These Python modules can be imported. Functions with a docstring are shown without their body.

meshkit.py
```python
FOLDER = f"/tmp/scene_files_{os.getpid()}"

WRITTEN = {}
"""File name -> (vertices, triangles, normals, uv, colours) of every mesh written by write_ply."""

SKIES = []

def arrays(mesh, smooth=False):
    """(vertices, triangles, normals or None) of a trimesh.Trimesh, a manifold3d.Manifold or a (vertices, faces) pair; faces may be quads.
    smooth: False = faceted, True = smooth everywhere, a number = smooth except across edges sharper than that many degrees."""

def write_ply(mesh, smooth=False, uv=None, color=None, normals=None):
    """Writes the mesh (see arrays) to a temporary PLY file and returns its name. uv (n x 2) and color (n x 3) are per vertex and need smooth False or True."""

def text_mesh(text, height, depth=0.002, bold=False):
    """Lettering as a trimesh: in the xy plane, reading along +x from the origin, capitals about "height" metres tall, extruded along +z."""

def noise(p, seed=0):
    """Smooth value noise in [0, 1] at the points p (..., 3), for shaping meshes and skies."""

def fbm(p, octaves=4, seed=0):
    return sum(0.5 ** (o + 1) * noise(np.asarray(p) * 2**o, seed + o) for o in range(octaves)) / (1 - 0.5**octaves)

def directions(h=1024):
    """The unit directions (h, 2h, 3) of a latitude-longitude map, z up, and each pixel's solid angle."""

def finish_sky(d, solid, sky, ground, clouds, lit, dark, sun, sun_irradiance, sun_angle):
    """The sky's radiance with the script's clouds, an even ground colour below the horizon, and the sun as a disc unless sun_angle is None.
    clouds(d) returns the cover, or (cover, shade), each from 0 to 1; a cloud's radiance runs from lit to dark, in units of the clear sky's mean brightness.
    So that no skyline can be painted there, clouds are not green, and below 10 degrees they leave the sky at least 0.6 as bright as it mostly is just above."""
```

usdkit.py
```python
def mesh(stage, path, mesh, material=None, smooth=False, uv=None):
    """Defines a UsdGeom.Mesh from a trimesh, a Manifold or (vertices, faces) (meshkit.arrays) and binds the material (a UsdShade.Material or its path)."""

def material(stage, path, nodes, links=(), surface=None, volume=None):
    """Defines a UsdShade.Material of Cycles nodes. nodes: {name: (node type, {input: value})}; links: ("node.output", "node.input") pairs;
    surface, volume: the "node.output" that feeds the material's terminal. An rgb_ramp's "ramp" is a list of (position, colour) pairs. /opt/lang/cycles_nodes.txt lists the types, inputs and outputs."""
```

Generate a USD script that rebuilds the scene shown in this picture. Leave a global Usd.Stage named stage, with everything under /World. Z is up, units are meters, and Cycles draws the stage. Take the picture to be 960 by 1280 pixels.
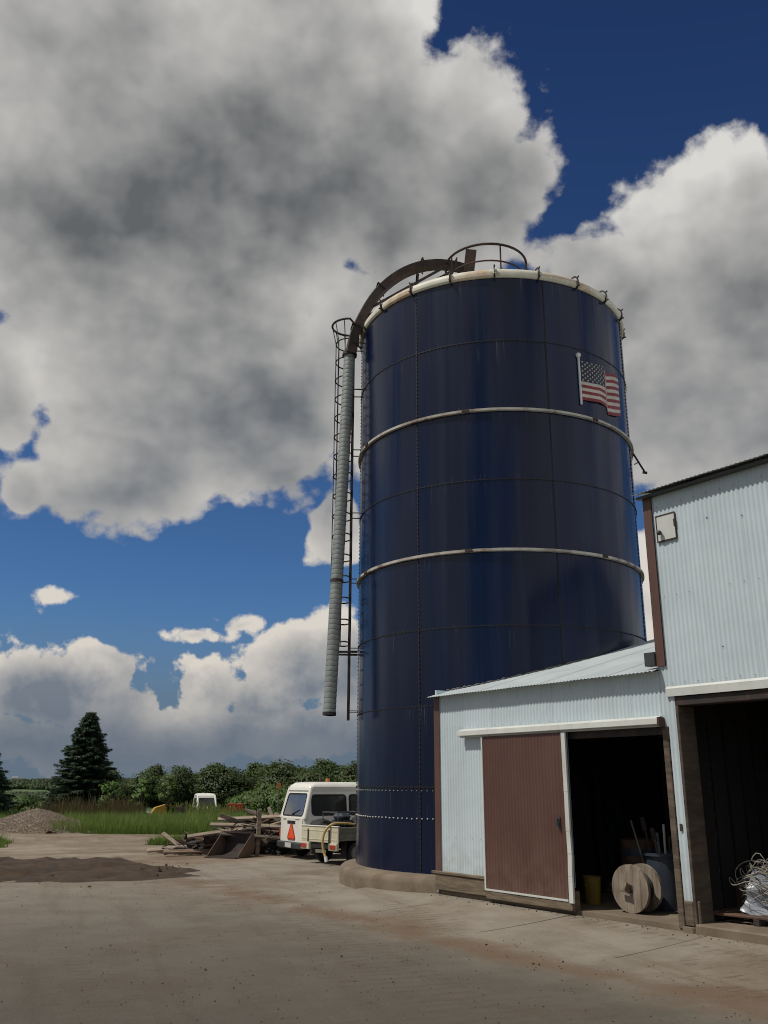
import math, random
import numpy as np, trimesh
import shapely.geometry as sg, shapely.ops as so
import usdkit, meshkit
from pxr import Usd, UsdGeom, UsdLux, UsdShade, Gf, Sdf, Vt

# ---------------------------------------------------------------- stage, camera, sun, sky
stage = Usd.Stage.CreateInMemory()
UsdGeom.SetStageUpAxis(stage, 'Z'); UsdGeom.SetStageMetersPerUnit(stage, 1.0)
UsdGeom.Xform.Define(stage, '/World'); UsdGeom.Scope.Define(stage, '/World/Looks')
stage.SetDefaultPrim(stage.GetPrimAtPath('/World'))
PI = math.pi
CAM_H, PITCH, ROLL = 1.85, 0.29796, 0.0036
cam = UsdGeom.Camera.Define(stage, '/World/camera')
cam.CreateHorizontalApertureAttr(24.0); cam.CreateVerticalApertureAttr(32.0)
cam.CreateFocalLengthAttr(24.0 * 1106.76 / 960); cam.CreateClippingRangeAttr(Gf.Vec2f(0.05, 20000))
cam.CreateExposureAttr(-0.25)
def camera_matrix():
    right, up = np.array([1, 0, 0.]), np.array([0, -math.sin(PITCH), math.cos(PITCH)])
    fwd = np.array([0, math.cos(PITCH), math.sin(PITCH)])
    c, s = math.cos(ROLL), math.sin(ROLL)
    x, y = c * right + s * up, -s * right + c * up
    m = np.eye(4); m[0, :3], m[1, :3], m[2, :3], m[3, :3] = x, y, -fwd, (0, 0, CAM_H)
    return Gf.Matrix4d(m.tolist())
cam.AddTransformOp().Set(camera_matrix())

SUN_AZ, SUN_EL = math.radians(-105), math.radians(58)          # azimuth from +y towards +x
SUN = np.array([math.sin(SUN_AZ) * math.cos(SUN_EL), math.cos(SUN_AZ) * math.cos(SUN_EL), math.sin(SUN_EL)])
sun = UsdLux.DistantLight.Define(stage, '/World/sun')
sun.CreateIntensityAttr(0.95); sun.CreateAngleAttr(0.5); sun.CreateColorAttr(Gf.Vec3f(1.0, 0.95, 0.87))
sun.GetPrim().CreateAttribute('inputs:normalize', Sdf.ValueTypeNames.Bool).Set(True)
def look_along(dirn):                                             # rotates -z onto dirn
    z = -np.asarray(dirn, float); z /= np.linalg.norm(z)
    x = np.cross([0, 0, 1.0], z); x /= np.linalg.norm(x); y = np.cross(z, x)
    m = np.eye(4); m[0, :3], m[1, :3], m[2, :3] = x, y, z
    return Gf.Matrix4d(m.tolist())
sun.AddTransformOp().Set(look_along(-SUN))

class Graph:
    """Small node-graph writer."""
    def __init__(s): s.nodes, s.links, s.n = {}, [], 0
    def add(s, kind, out, **kw):
        name = f'n{s.n}'; s.n += 1; vals = {}
        for k, v in kw.items():
            if isinstance(v, str) and '.' in v and v.split('.')[0] in s.nodes: s.links.append((v, f'{name}.{k}'))
            else: vals[k] = v
        s.nodes[name] = (kind, vals)
        return f'{name}.{out}'
    def m(s, op, a, b=0.0, c=0.0, clamp=False): return s.add('math', 'value', math_type=op, value1=a, value2=b, value3=c, use_clamp=clamp)
    def vm(s, op, a, b=(0, 0, 0), out='vector', scale=1.0): return s.add('vector_math', out, math_type=op, vector1=a, vector2=b, scale=scale)
    def sstep(s, v, a, b, lo=0.0, hi=1.0): return s.add('map_range', 'result', range_type='smoothstep', value=v, from_min=a, from_max=b, to_min=lo, to_max=hi, clamp=True)
    def lin(s, v, a, b, lo=0.0, hi=1.0): return s.add('map_range', 'result', range_type='linear', value=v, from_min=a, from_max=b, to_min=lo, to_max=hi, clamp=True)
    def noise(s, vec, scale, detail=3, rough=0.5, dist=0.0, out='fac'): return s.add('noise_texture', out, dimensions='3D', type='fBM', vector=vec, scale=scale, detail=detail, roughness=rough, distortion=dist)
    def mix(s, f, a, b, kind='mix'): return s.add('mix_color', 'result', blend_type=kind, fac=f, a=a, b=b)
    def ramp(s, f, stops): return s.add('rgb_ramp', 'color', ramp=stops, fac=f)

# clouds: (azimuth, elevation, half width, half height, weight) of each cumulus, in radians
CLOUDS = [(-0.294, 0.654, 0.352, 0.227, 1.3), (-0.225, 0.44, 0.216, 0.129, 1.2), (-0.002, 0.661, 0.203, 0.126, 1.1), (0.088, 0.668, 0.088, 0.075, 1), (-0.425, 0.733, 0.233, 0.108, 1), (-0.058, 0.773, 0.14, 0.1, 1), (-0.324, 0.325, 0.112, 0.064, 1), (-0.144, 0.362, 0.113, 0.067, 1), (-0.414, 0.306, 0.048, 0.041, .8), (-0.45, 0.40, 0.09, 0.06, .9), (0.02, 0.47, 0.14, 0.14, 1), (-0.667, 0.561, 0.166, 0.233, 1.2),
 (0.392, 0.53, 0.145, 0.115, 1.15), (0.440, 0.585, 0.075, 0.045, 1), (0.335, 0.580, 0.055, 0.038, .9), (0.255, 0.555, 0.075, 0.055, 1), (0.375, 0.407, 0.188, 0.1, 1.1), (0.560, 0.455, 0.134, 0.155, 1.2),
 (-0.36, 0.100, 0.085, 0.040, 1.1), (-0.320, 0.122, 0.05, 0.026, 1), (-0.205, 0.100, 0.050, 0.036, 1), (-0.075, 0.112, 0.088, 0.052, 1.2), (-0.030, 0.138, 0.060, 0.038, 1.1), (-0.140, 0.082, 0.07, 0.034, 1), (-0.462, 0.09, 0.086, 0.046, 1), (0.019, 0.102, 0.107, 0.052, 1), (0.143, 0.11, 0.105, 0.052, 1),
 (-0.214, 0.156, 0.033, 0.011, .55), (-0.162, 0.165, 0.028, 0.013, .55), (-0.356, 0.19, 0.019, 0.008, .4), (-0.047, 0.284, 0.024, 0.038, .8), (0.301, 0.187, 0.028, 0.06, .8), (-0.24, 0.048, 0.45, 0.026, 1.1), (0.106, 0.048, 0.45, 0.026, 1.1)]
def build_sky():
    g = Graph()
    d = g.vm('normalize', g.add('texture_coordinate', 'generated'))
    def blobs(q, which, soft=True):
        best = None
        for a, e, ra, re, wt in which:
            r = g.vm('length', g.add('vector_math', 'vector', math_type='multiply_add', vector1=q, vector2=(1 / ra, 1 / re, 1.0), vector3=(-a / ra, -e / re, 0.0)), out='value')
            b = g.m('multiply_add', r, -wt, wt)
            best = b if best is None else g.m('smoothmax', best, b, .12)
        return best
    def frame(dv):
        nm = g.add('separate_xyz', 'x', vector=dv).split('.')[0]
        x, y, z = nm + '.x', nm + '.y', nm + '.z'
        az, el = g.m('arctan2', x, y), g.m('arcsine', z)
        return az, el, z, g.vm('multiply', dv, (2.0, 2.0, 2.3)), g.add('combine_xyz', 'vector', x=az, y=el, z=0.0)
    az, el, z, pl, q0 = frame(d)
    wn = g.noise(pl, 2.4, 3, .55, out='color')
    warp = g.vm('multiply', g.vm('subtract', wn, (.5, .5, .5)), (.16, .10, 0))
    B = blobs(g.vm('add', q0, warp), CLOUDS)
    # outside the view: scattered cumulus of the same kind
    away = g.m('maximum', g.sstep(g.m('absolute', az), .62, .85), g.sstep(el, .82, 1.0))
    gen = g.m('minimum', g.m('multiply_add', g.noise(pl, 1.1, 2, .5), 5.0, -2.45), g.m('multiply_add', away, 2.0, -1.0))
    B = g.m('maximum', g.m('maximum', B, gen), -1.0)
    pw = g.vm('add', pl, g.vm('multiply', g.vm('subtract', wn, (.5, .5, .5)), (.25, .25, .25)))
    puff = g.add('voronoi_texture', 'distance', dimensions='3D', feature='f1', vector=pw, scale=5.5, detail=2.0, roughness=.55, use_normalize=True)
    n1 = g.noise(pl, 6.5, 6, .62)
    D = g.m('add', B, g.m('multiply_add', puff, -1.9, .78))
    D = g.m('add', D, g.m('multiply_add', n1, 1.15, -.575))
    D = g.m('multiply_add', g.m('maximum', g.m('subtract', B, .32), 0.0), 1.6, D)                 # no holes in the thick of a cloud
    lowc = g.lin(z, .26, .10)                                          # the far cumulus near the horizon shows smaller billows
    nf = g.m('multiply', g.m('subtract', g.noise(d, 19.0, 5, .6), .5), lowc)
    D = g.m('multiply_add', nf, 2.6, D)
    ks = g.lin(z, .06, .45, .22, 1.0)
    _, _, _, plu, q1 = frame(g.vm('normalize', g.vm('add', d, g.vm('multiply', g.add('combine_xyz', 'vector', x=ks, y=ks, z=ks), (-0.040, 0.0, 0.062)))))
    Du = g.m('maximum', g.m('maximum', blobs(g.vm('add', q1, warp), [c for c in CLOUDS if c[4] >= 1 and abs(c[0]) < .7 and c[2] > .05]), gen), -1.0)
    Du = g.m('add', Du, g.m('multiply_add', g.noise(plu, 5.0, 3, .55), 2.4, -1.2))
    cover = g.sstep(D, .06, .30)
    cover = g.m('multiply', cover, g.lin(z, 0.0, .03, .75, 1.0))
    # shade: thick places, and places with more cloud between them and the sun, are grey; billows are paler than the creases between them
    thick = g.m('add', g.m('multiply', g.m('minimum', D, 1.0), .34), g.m('multiply', Du, .62))
    thick = g.m('multiply_add', puff, 1.0, thick)
    thick = g.m('multiply_add', nf, -2.6, thick)
    thick = g.m('multiply_add', g.noise(pl, 2.2, 5, .55), -1.3, g.m('add', thick, .34))
    thick = g.m('add', thick, g.lin(z, .22, .06, 0.0, .16))
    thick = g.m('multiply_add', g.m('subtract', g.noise(d, 8.0, 6, .6), .5), .9, thick)
    dark = g.m('power', g.lin(thick, -.30, 1.30), .85)
    high = g.lin(z, .12, .5)
    lit = g.mix(high, (11.6, 10.8, 9.7), (11.8, 11.5, 11.0))
    shade = g.mix(high, (3.0, 3.5, 4.2), (2.05, 2.2, 2.35))
    cl = g.mix(dark, lit, shade)
    sky = g.add('sky_texture', 'color', sky_type='single_scattering', sun_disc=False, sun_elevation=SUN_EL, sun_rotation=SUN_AZ, altitude=200.0, air_density=1.0, aerosol_density=0.6, ozone_density=2.5)
    sky = g.mix(1.0, sky, g.mix(g.lin(z, .1, .75), (.56, .90, 1.26), (.25, .40, .72)), 'multiply')
    sky = g.mix(g.m('multiply', g.sstep(z, .21, .025), .92), sky, (2.0, 2.65, 3.6))
    cl = g.mix(g.m('multiply', g.sstep(z, .11, .025), .88), cl, (2.25, 2.8, 3.6))
    out = g.mix(cover, sky, cl)
    bg = g.add('background_shader', 'background', color=out, strength=SKY)
    return usdkit.material(stage, '/World/Looks/sky_look', g.nodes, g.links, surface=bg)
SKY = 0.07
dome = UsdLux.DomeLight.Define(stage, '/World/sky')
dome.CreateIntensityAttr(1.0)
UsdShade.MaterialBindingAPI.Apply(dome.GetPrim()).Bind(build_sky())
dome.GetPrim().SetCustomDataByKey('kind', 'structure')

# ---------------------------------------------------------------- helpers
USED = {}
def numbered(parent, name):
    k = USED.setdefault(parent, {}); n = k.get(name, 0); k[name] = n + 1
    return f'{parent}/{name}' if n == 0 else f'{parent}/{name}_{n:03d}'
def tag(p, label=None, cat=None, group=None, kind=None):
    p = p.GetPrim() if hasattr(p, 'GetPrim') else p
    for k, v in (('label', label), ('category', cat), ('group', group), ('kind', kind)):
        if v: p.SetCustomDataByKey(k, v)
    return p
def thing(name, label=None, cat=None, loc=(0, 0, 0), rz=0.0, group=None, kind=None):
    x = UsdGeom.Xform.Define(stage, numbered('/World', name))
    x.AddTranslateOp().Set(Gf.Vec3d(*map(float, loc)))
    if rz: x.AddRotateZOp().Set(math.degrees(rz))
    return tag(x, label, cat, group, kind)
def part(parent, name, mesh, mat, smooth=False, label=None, kind=None, cat=None, group=None):
    path = numbered(str(parent.GetPath()) if parent is not None else '/World', name)
    v, f = np.asarray(mesh[0], float), np.asarray(mesh[1], int)
    if f.shape[1] == 4: f = np.vstack([f[:, [0, 1, 2]], f[:, [0, 2, 3]]])
    used = np.unique(f); back = np.zeros(len(v), int); back[used] = np.arange(len(used))
    m = usdkit.mesh(stage, path, (v[used], back[f]), mat, smooth=smooth)
    return tag(m, label, cat, group, kind)
def dup(src, loc, rz=0.0, label=None, group=None, scale=1.0, name=None):
    was = src.GetCustomData()
    x = UsdGeom.Xform.Define(stage, numbered('/World', name or src.GetName().split('_0')[0]))
    x.AddTranslateOp().Set(Gf.Vec3d(*map(float, loc)))
    x.AddRotateZOp().Set(math.degrees(rz))
    x.AddScaleOp().Set(Gf.Vec3f(*(scale if np.ndim(scale) else (scale,) * 3)))
    x.GetPrim().GetReferences().AddInternalReference(src.GetPath()); x.GetPrim().SetInstanceable(True)
    return tag(x, label or was.get('label'), was.get('category'), group or was.get('group'))

def cat_(*ms):
    vs, fs, n = [], [], 0
    for v, f in ms:
        v = np.asarray(v, float); f = np.asarray(f, int)
        if f.shape[1] == 4: f = np.vstack([f[:, [0, 1, 2]], f[:, [0, 2, 3]]])
        vs.append(v); fs.append(f + n); n += len(v)
    return np.vstack(vs), np.vstack(fs)
def tm(m): return np.array(m.vertices), np.array(m.faces)
BOXF = np.array([[0, 2, 3, 1], [4, 5, 7, 6], [0, 1, 5, 4], [2, 6, 7, 3], [0, 4, 6, 2], [1, 3, 7, 5]])
BOXF = np.vstack([BOXF[:, [0, 2, 1]], BOXF[:, [0, 3, 2]]])
def box(lo, hi):
    (a, b, c), (d, e, f) = lo, hi
    v = np.array([[x, y, z] for x in (a, d) for y in (b, e) for z in (c, f)], float)
    return v, BOXF
def cbox(lo, hi, b=.01):                                           # box with chamfered edges
    lo, hi = np.array(lo, float), np.array(hi, float); b = min(b, .45 * (hi - lo).min())
    pts = []
    for k in range(3):
        a, c = lo + b, hi - b; a[k], c[k] = lo[k], hi[k]
        pts += [[x, y, z] for x in (a[0], c[0]) for y in (a[1], c[1]) for z in (a[2], c[2])]
    return hull(pts)
def hull(pts):
    h = trimesh.convex.convex_hull(np.asarray(pts, float)); return tm(h)
def beam(p, q, w, h, up=(0, 0, 1)):
    p, q = np.asarray(p, float), np.asarray(q, float); t = q - p; L = np.linalg.norm(t); t /= L
    a = np.cross(t, up)
    if np.linalg.norm(a) < 1e-6: a = np.cross(t, (0, 1, 0))
    a /= np.linalg.norm(a); b = np.cross(a, t)
    v, f = box((0, -w / 2, -h / 2), (L, w / 2, h / 2))
    return p + v[:, :1] * t + v[:, 1:2] * -a + v[:, 2:] * b, f
def tube(pts, r, n=8, cap=True):
    p = np.asarray(pts, float); m = len(p); r = np.broadcast_to(np.asarray(r, float), (m,))
    t = np.gradient(p, axis=0); t /= np.linalg.norm(t, axis=1, keepdims=True) + 1e-12
    a = np.cross(t[0], (0, 0, 1.0) if abs(t[0, 2]) < .9 else (1.0, 0, 0)); a /= np.linalg.norm(a)
    ang = np.arange(n) * 2 * PI / n; v = []
    for i in range(m):
        a = a - t[i] * (a @ t[i]); a /= np.linalg.norm(a); b = np.cross(t[i], a)
        v.append(p[i] + r[i] * (np.cos(ang)[:, None] * a + np.sin(ang)[:, None] * b))
    v = np.vstack(v); f = []
    for i in range(m - 1):
        for j in range(n):
            k = (j + 1) % n
            f += [[i * n + j, i * n + k, (i + 1) * n + k], [i * n + j, (i + 1) * n + k, (i + 1) * n + j]]
    if cap:
        v = np.vstack([v, p[0], p[-1]]); c0, c1 = m * n, m * n + 1
        for j in range(n):
            k = (j + 1) % n
            f += [[c0, k, j], [c1, (m - 1) * n + j, (m - 1) * n + k]]
    return v, np.array(f)
def ring(c, r, tr, n=48, k=6, a0=0, a1=2 * PI):
    a = np.linspace(a0, a1, n + 1)
    return tube(np.c_[c[0] + r * np.sin(a), c[1] - r * np.cos(a), np.full(n + 1, c[2])], tr, k, cap=abs(a1 - a0) < 6.28)
def cyl(p, q, r, n=16, r2=None): return tube([p, q], [r, r if r2 is None else r2], n)
def lathe(prof, n=32, c=(0, 0, 0)):                                # prof: (radius, z) list
    prof = np.asarray(prof, float); a = np.arange(n) * 2 * PI / n; v = []
    for r, z in prof: v.append(np.c_[r * np.cos(a), r * np.sin(a), np.full(n, z)])
    v = np.vstack(v) + np.asarray(c); f = []
    for i in range(len(prof) - 1):
        for j in range(n):
            k = (j + 1) % n; f.append([i * n + j, i * n + k, (i + 1) * n + k, (i + 1) * n + j])
    return cat_((v, np.array(f)))
def extrude(poly, h, z0=0.0):
    poly = poly if hasattr(poly, 'exterior') else sg.Polygon(poly)
    m = trimesh.creation.extrude_polygon(poly, h, engine='earcut'); v, f = tm(m); v = v.copy(); v[:, 2] += z0
    return v, f
def flat(poly, z):
    ms = []
    for p in getattr(poly, 'geoms', [poly]):
        v, f = trimesh.creation.triangulate_polygon(p, engine='earcut')
        v = np.c_[v, np.full(len(v), z)]; f = np.asarray(f)
        nz = np.cross(v[f[:, 1]] - v[f[:, 0]], v[f[:, 2]] - v[f[:, 0]])[:, 2]
        f[nz < 0] = f[nz < 0][:, ::-1]; ms.append((v, f))
    return cat_(*ms)
def xf(m, R=None, t=(0, 0, 0), s=1.0):
    v = np.asarray(m[0], float) * s
    if R is not None: v = v @ np.asarray(R).T
    return v + np.asarray(t, float), m[1]
def rotz(a): c, s = math.cos(a), math.sin(a); return np.array([[c, -s, 0], [s, c, 0], [0, 0, 1.]])
def rotx(a): c, s = math.cos(a), math.sin(a); return np.array([[1, 0, 0], [0, c, -s], [0, s, c]])
def roty(a): c, s = math.cos(a), math.sin(a); return np.array([[c, 0, s], [0, 1, 0], [-s, 0, c]])
def yz(m): return np.asarray(m[0])[:, [0, 2, 1]] * [1, 1, 1], np.asarray(m[1])[:, ::-1]   # swaps y and z
def smoothcurve(pts, n=24):
    from scipy.interpolate import make_interp_spline
    p = np.asarray(pts, float); k = min(3, len(p) - 1)
    return make_interp_spline(np.linspace(0, 1, len(p)), p, k=k)(np.linspace(0, 1, n))

# ---------------------------------------------------------------- materials
def look(name, base, alt=None, rough=.6, scale=3.0, bump=0.0, bscale=40.0, metal=0.0, spec=.5, coat=0.0, stretch=(1, 1, 1), dirt=None, dirt_amt=.5, dirt_scale=1.5, coords='geo', rand=0.0, detail=6, trans=0.0, lo=.35, hi=.65, rvar=.1):
    g = Graph()
    if coords == 'geo': pos = g.add('geometry', 'position')
    else: pos = g.add('texture_coordinate', 'object')
    pos = g.vm('multiply', pos, stretch)
    if rand:
        rr = g.add('object_info', 'random'); pos = g.vm('add', pos, g.add('combine_xyz', 'vector', x=g.m('multiply', rr, 37.0), y=g.m('multiply', rr, 71.0), z=0.0))
    n = g.noise(pos, scale, detail, .6)
    col = g.mix(g.sstep(n, lo, hi), base, alt if alt is not None else tuple(c * .75 for c in base))
    if dirt is not None:
        n2 = g.noise(pos, dirt_scale, 8, .65, .4)
        col = g.mix(g.m('multiply', g.sstep(n2, 1 - dirt_amt - .12, 1 - dirt_amt + .12), .9), col, dirt)
    if rand:
        hv = g.m('multiply_add', rr, rand, 1 - rand / 2)
        col = g.add('hsv', 'color', color=col, value=hv)
    kw = dict(base_color=col, metallic=metal, specular_ior_level=spec, coat_weight=coat, coat_roughness=.12)
    kw['roughness'] = g.m('multiply_add', n, rvar, rough - rvar / 2)
    if bump:
        kw['normal'] = g.add('bump', 'normal', height=g.noise(pos, bscale, 5, .6), strength=bump, distance=.01)
    b = g.add('principled_bsdf', 'BSDF', **kw)
    if trans:
        t = g.add('translucent_bsdf', 'BSDF', color=g.mix(.5, col, (.12, .2, .02)))
        b = g.add('mix_closure', 'closure', fac=trans, closure1=b, closure2=t)
    return usdkit.material(stage, f'/World/Looks/{name}', g.nodes, g.links, surface=b)
M = {}
rust = (.10, .042, .022)
M['silo'] = None
def silo_look(name, shift):
    g = Graph(); pos = g.add('geometry', 'position')
    rr = g.add('object_info', 'random')
    off = g.add('combine_xyz', 'vector', x=g.m('multiply', rr, 31.0), y=g.m('multiply', rr, 17.0), z=0.0)
    st = g.vm('add', g.vm('multiply', pos, (1, 1, .035)), off)
    n = g.noise(st, 9.0, 6, .62); n2 = g.noise(g.vm('multiply', pos, (1, 1, .25)), 1.3, 5, .6)
    n3 = g.noise(g.vm('add', g.vm('multiply', pos, (1, 1, .10)), off), 26.0, 5, .6)
    col = g.mix(g.sstep(n2, .35, .7), (.0012, .0050, .0245), (.0020, .0073, .034))
    col = g.mix(g.m('multiply', g.sstep(n, .5, .8), .20), col, (.020, .030, .075))          # chalky streaks in the enamel
    col = g.mix(g.m('multiply', g.sstep(g.noise(g.vm('multiply', pos, (1, 1, .02)), 2.3, 3, .5), .50, .70), .34), col, (.014, .028, .055))  # broad upright reflections of the clouds put into the colour
    # short pale runs of lime under the bolted seams
    zz = g.add('separate_xyz', 'z', vector=pos)
    below = g.m('fraction', g.m('divide', g.m('subtract', zz, .36), 1.4425))
    run = g.m('multiply', g.sstep(g.noise(g.vm('multiply', pos, (1, 1, .015)), 30.0, 2, .5), .60, .72), g.m('multiply', g.sstep(below, .55, .98), g.sstep(g.noise(pos, 1.7, 3, .5), .42, .60)))
    col = g.mix(g.m('multiply', run, .45), col, (.12, .13, .16))
    rgh = g.m('multiply_add', n, .16, .14)
    bmp = g.add('bump', 'normal', height=g.noise(g.vm('multiply', pos, (1, 1, .05)), 2.6, 3, .5), strength=.30, distance=.05)
    b = g.add('principled_bsdf', 'BSDF', base_color=col, roughness=rgh, specular_ior_level=.40, normal=bmp, coat_weight=.10, coat_roughness=.15)
    return usdkit.material(stage, f'/World/Looks/{name}', g.nodes, g.links, surface=b)
M['silo'] = silo_look('silo_enamel', 0)
M['bolt'] = look('bolt_steel', (.010, .010, .011), (.028, .016, .012), .6, 8)
M['seal'] = look('seam_sealer', (.004, .005, .009), (.008, .008, .011), .7, 8)
M['whitecap'] = look('white_bolt_cap', (.75, .74, .70), (.6, .6, .58), .5, 8)
M['rib'] = look('rib_steel', (.52, .49, .43), (.40, .36, .31), .55, 3, dirt=(.13, .06, .035), dirt_amt=.40, dirt_scale=3)
M['rim'] = look('rim_cream', (.72, .69, .58), (.60, .57, .47), .55, 2, dirt=(.42, .21, .07), dirt_amt=.41, dirt_scale=.8, rand=.16)
M['rust'] = look('rusty_steel', (.040, .024, .018), (.022, .016, .014), .75, 6, bump=.2, bscale=60, dirt=(.085, .038, .022), dirt_amt=.42, dirt_scale=3)
M['bucket'] = look('worn_bucket_steel', (.115, .078, .055), (.070, .048, .036), .75, 5, bump=.2, bscale=50, dirt=(.15, .075, .04), dirt_amt=.42, dirt_scale=3)
M['dkrust'] = look('dark_rusty_steel', (.036, .026, .022), (.02, .017, .016), .7, 5, dirt=(.09, .04, .025), dirt_amt=.40, dirt_scale=4)
M['galv'] = look('galvanised', (.31, .335, .315), (.25, .27, .255), .5, 4, metal=.2, dirt=(.27, .225, .145), dirt_amt=.30, dirt_scale=.8)
M['concrete_base'] = look('base_concrete', (.205, .160, .112), (.150, .115, .080), .9, 2.5, bump=.35, bscale=30, dirt=(.13, .095, .06), dirt_amt=.40, dirt_scale=1.6)
def metal_wall(name, a, b, dirt, splash=.35):
    g = Graph(); pos = g.add('geometry', 'position'); rr = g.add('object_info', 'random')
    n = g.noise(g.vm('multiply', pos, (1, 1, .12)), 2.6, 7, .62); n2 = g.noise(pos, 1.1, 4, .55)
    sep = g.add('separate_xyz', 'z', vector=pos)
    col = g.mix(g.sstep(n2, .35, .65), a, b)
    col = g.mix(g.m('multiply', g.sstep(n, .50, .74), .35), col, dirt)
    foot = g.m('multiply', g.lin(sep, 1.1, .4), g.sstep(g.noise(pos, 5.0, 6, .6), .38, .62))  # mud splashed up the foot of the wall
    col = g.mix(g.m('multiply', foot, splash), col, (.30, .24, .17))
    col = g.add('hsv', 'color', color=col, value=g.m('multiply_add', rr, .07, .965))
    bmp = g.add('bump', 'normal', height=g.noise(pos, 2.4, 3, .5), strength=.32, distance=.03)
    b = g.add('principled_bsdf', 'BSDF', base_color=col, roughness=g.m('multiply_add', n, .2, .38), metallic=.0, normal=bmp)
    return usdkit.material(stage, f'/World/Looks/{name}', g.nodes, g.links, surface=b)
M['wall'] = metal_wall('white_sheet', (.53, .61, .64), (.49, .57, .60), (.39, .43, .43))
M['roof'] = metal_wall('roof_sheet', (.50, .55, .55), (.44, .49, .50), (.35, .35, .32))
M['brown'] = metal_wall('brown_sheet', (.108, .051, .037), (.094, .044, .033), (.13, .075, .055), .14)
M['trim'] = look('white_trim', (.60, .61, .57), (.52, .53, .49), .5, 3, dirt=(.36, .33, .28), dirt_amt=.33, dirt_scale=2, stretch=(1, 1, .6))
M['flash'] = look('dark_flashing', (.035, .038, .042), (.05, .05, .05), .5, 4)
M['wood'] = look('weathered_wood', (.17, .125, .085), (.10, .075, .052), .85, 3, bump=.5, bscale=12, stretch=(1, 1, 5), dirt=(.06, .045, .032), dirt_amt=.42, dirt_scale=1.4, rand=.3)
M['wood_dark'] = look('shaded_old_wood', (.10, .075, .052), (.06, .046, .033), .85, 3, bump=.5, bscale=12, stretch=(1, 1, 5), dirt=(.04, .03, .022), dirt_amt=.42, dirt_scale=1.4)  # weathered wood with the shade on the unlit jamb put into its colour
M['woodh'] = look('weathered_sill', (.20, .155, .10), (.12, .09, .06), .85, 3, bump=.5, bscale=12, stretch=(1, 1, 8), dirt=(.07, .05, .035), dirt_amt=.42, dirt_scale=1.4)
for i, (a, b) in enumerate([((.22, .15, .10), (.12, .08, .055)), ((.155, .12, .09), (.08, .062, .048)), ((.31, .245, .18), (.18, .14, .10)), ((.07, .05, .037), (.035, .028, .022))]):
    M[f'plank{i}'] = look(f'plank_wood_{"abcd"[i]}', a, b, .85, 2, bump=.4, bscale=10, stretch=(1, 6, 6), coords='obj', rand=.35)
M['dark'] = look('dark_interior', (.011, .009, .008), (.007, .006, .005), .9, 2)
M['black'] = look('black_rubber', (.012, .012, .012), (.02, .019, .018), .75, 8)
M['white_paint'] = look('vehicle_white', (.80, .78, .69), (.74, .71, .63), .32, 2, coat=.4, dirt=(.40, .35, .27), dirt_amt=.24, dirt_scale=2.5, coords='obj')
M['bed_paint'] = look('bed_white', (.62, .58, .42), (.53, .49, .35), .5, 3, dirt=(.25, .17, .10), dirt_amt=.30, dirt_scale=4, coords='obj')
M['bed_side'] = look('bed_side_grey', (.20, .20, .15), (.15, .15, .115), .6, 3, dirt=(.10, .075, .05), dirt_amt=.4, dirt_scale=4, coords='obj')
M['red_lens'] = look('red_lens', (.42, .045, .025), (.34, .035, .02), .2, 5, coat=.5)
M['orange_sign'] = look('orange_sign', (.85, .10, .03), (.75, .085, .025), .4, 5)
M['orange'] = look('orange_paint', (.62, .15, .03), (.45, .11, .03), .5, 4)
M['redpaint'] = look('red_paint', (.50, .07, .035), (.36, .05, .03), .5, 4)
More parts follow.
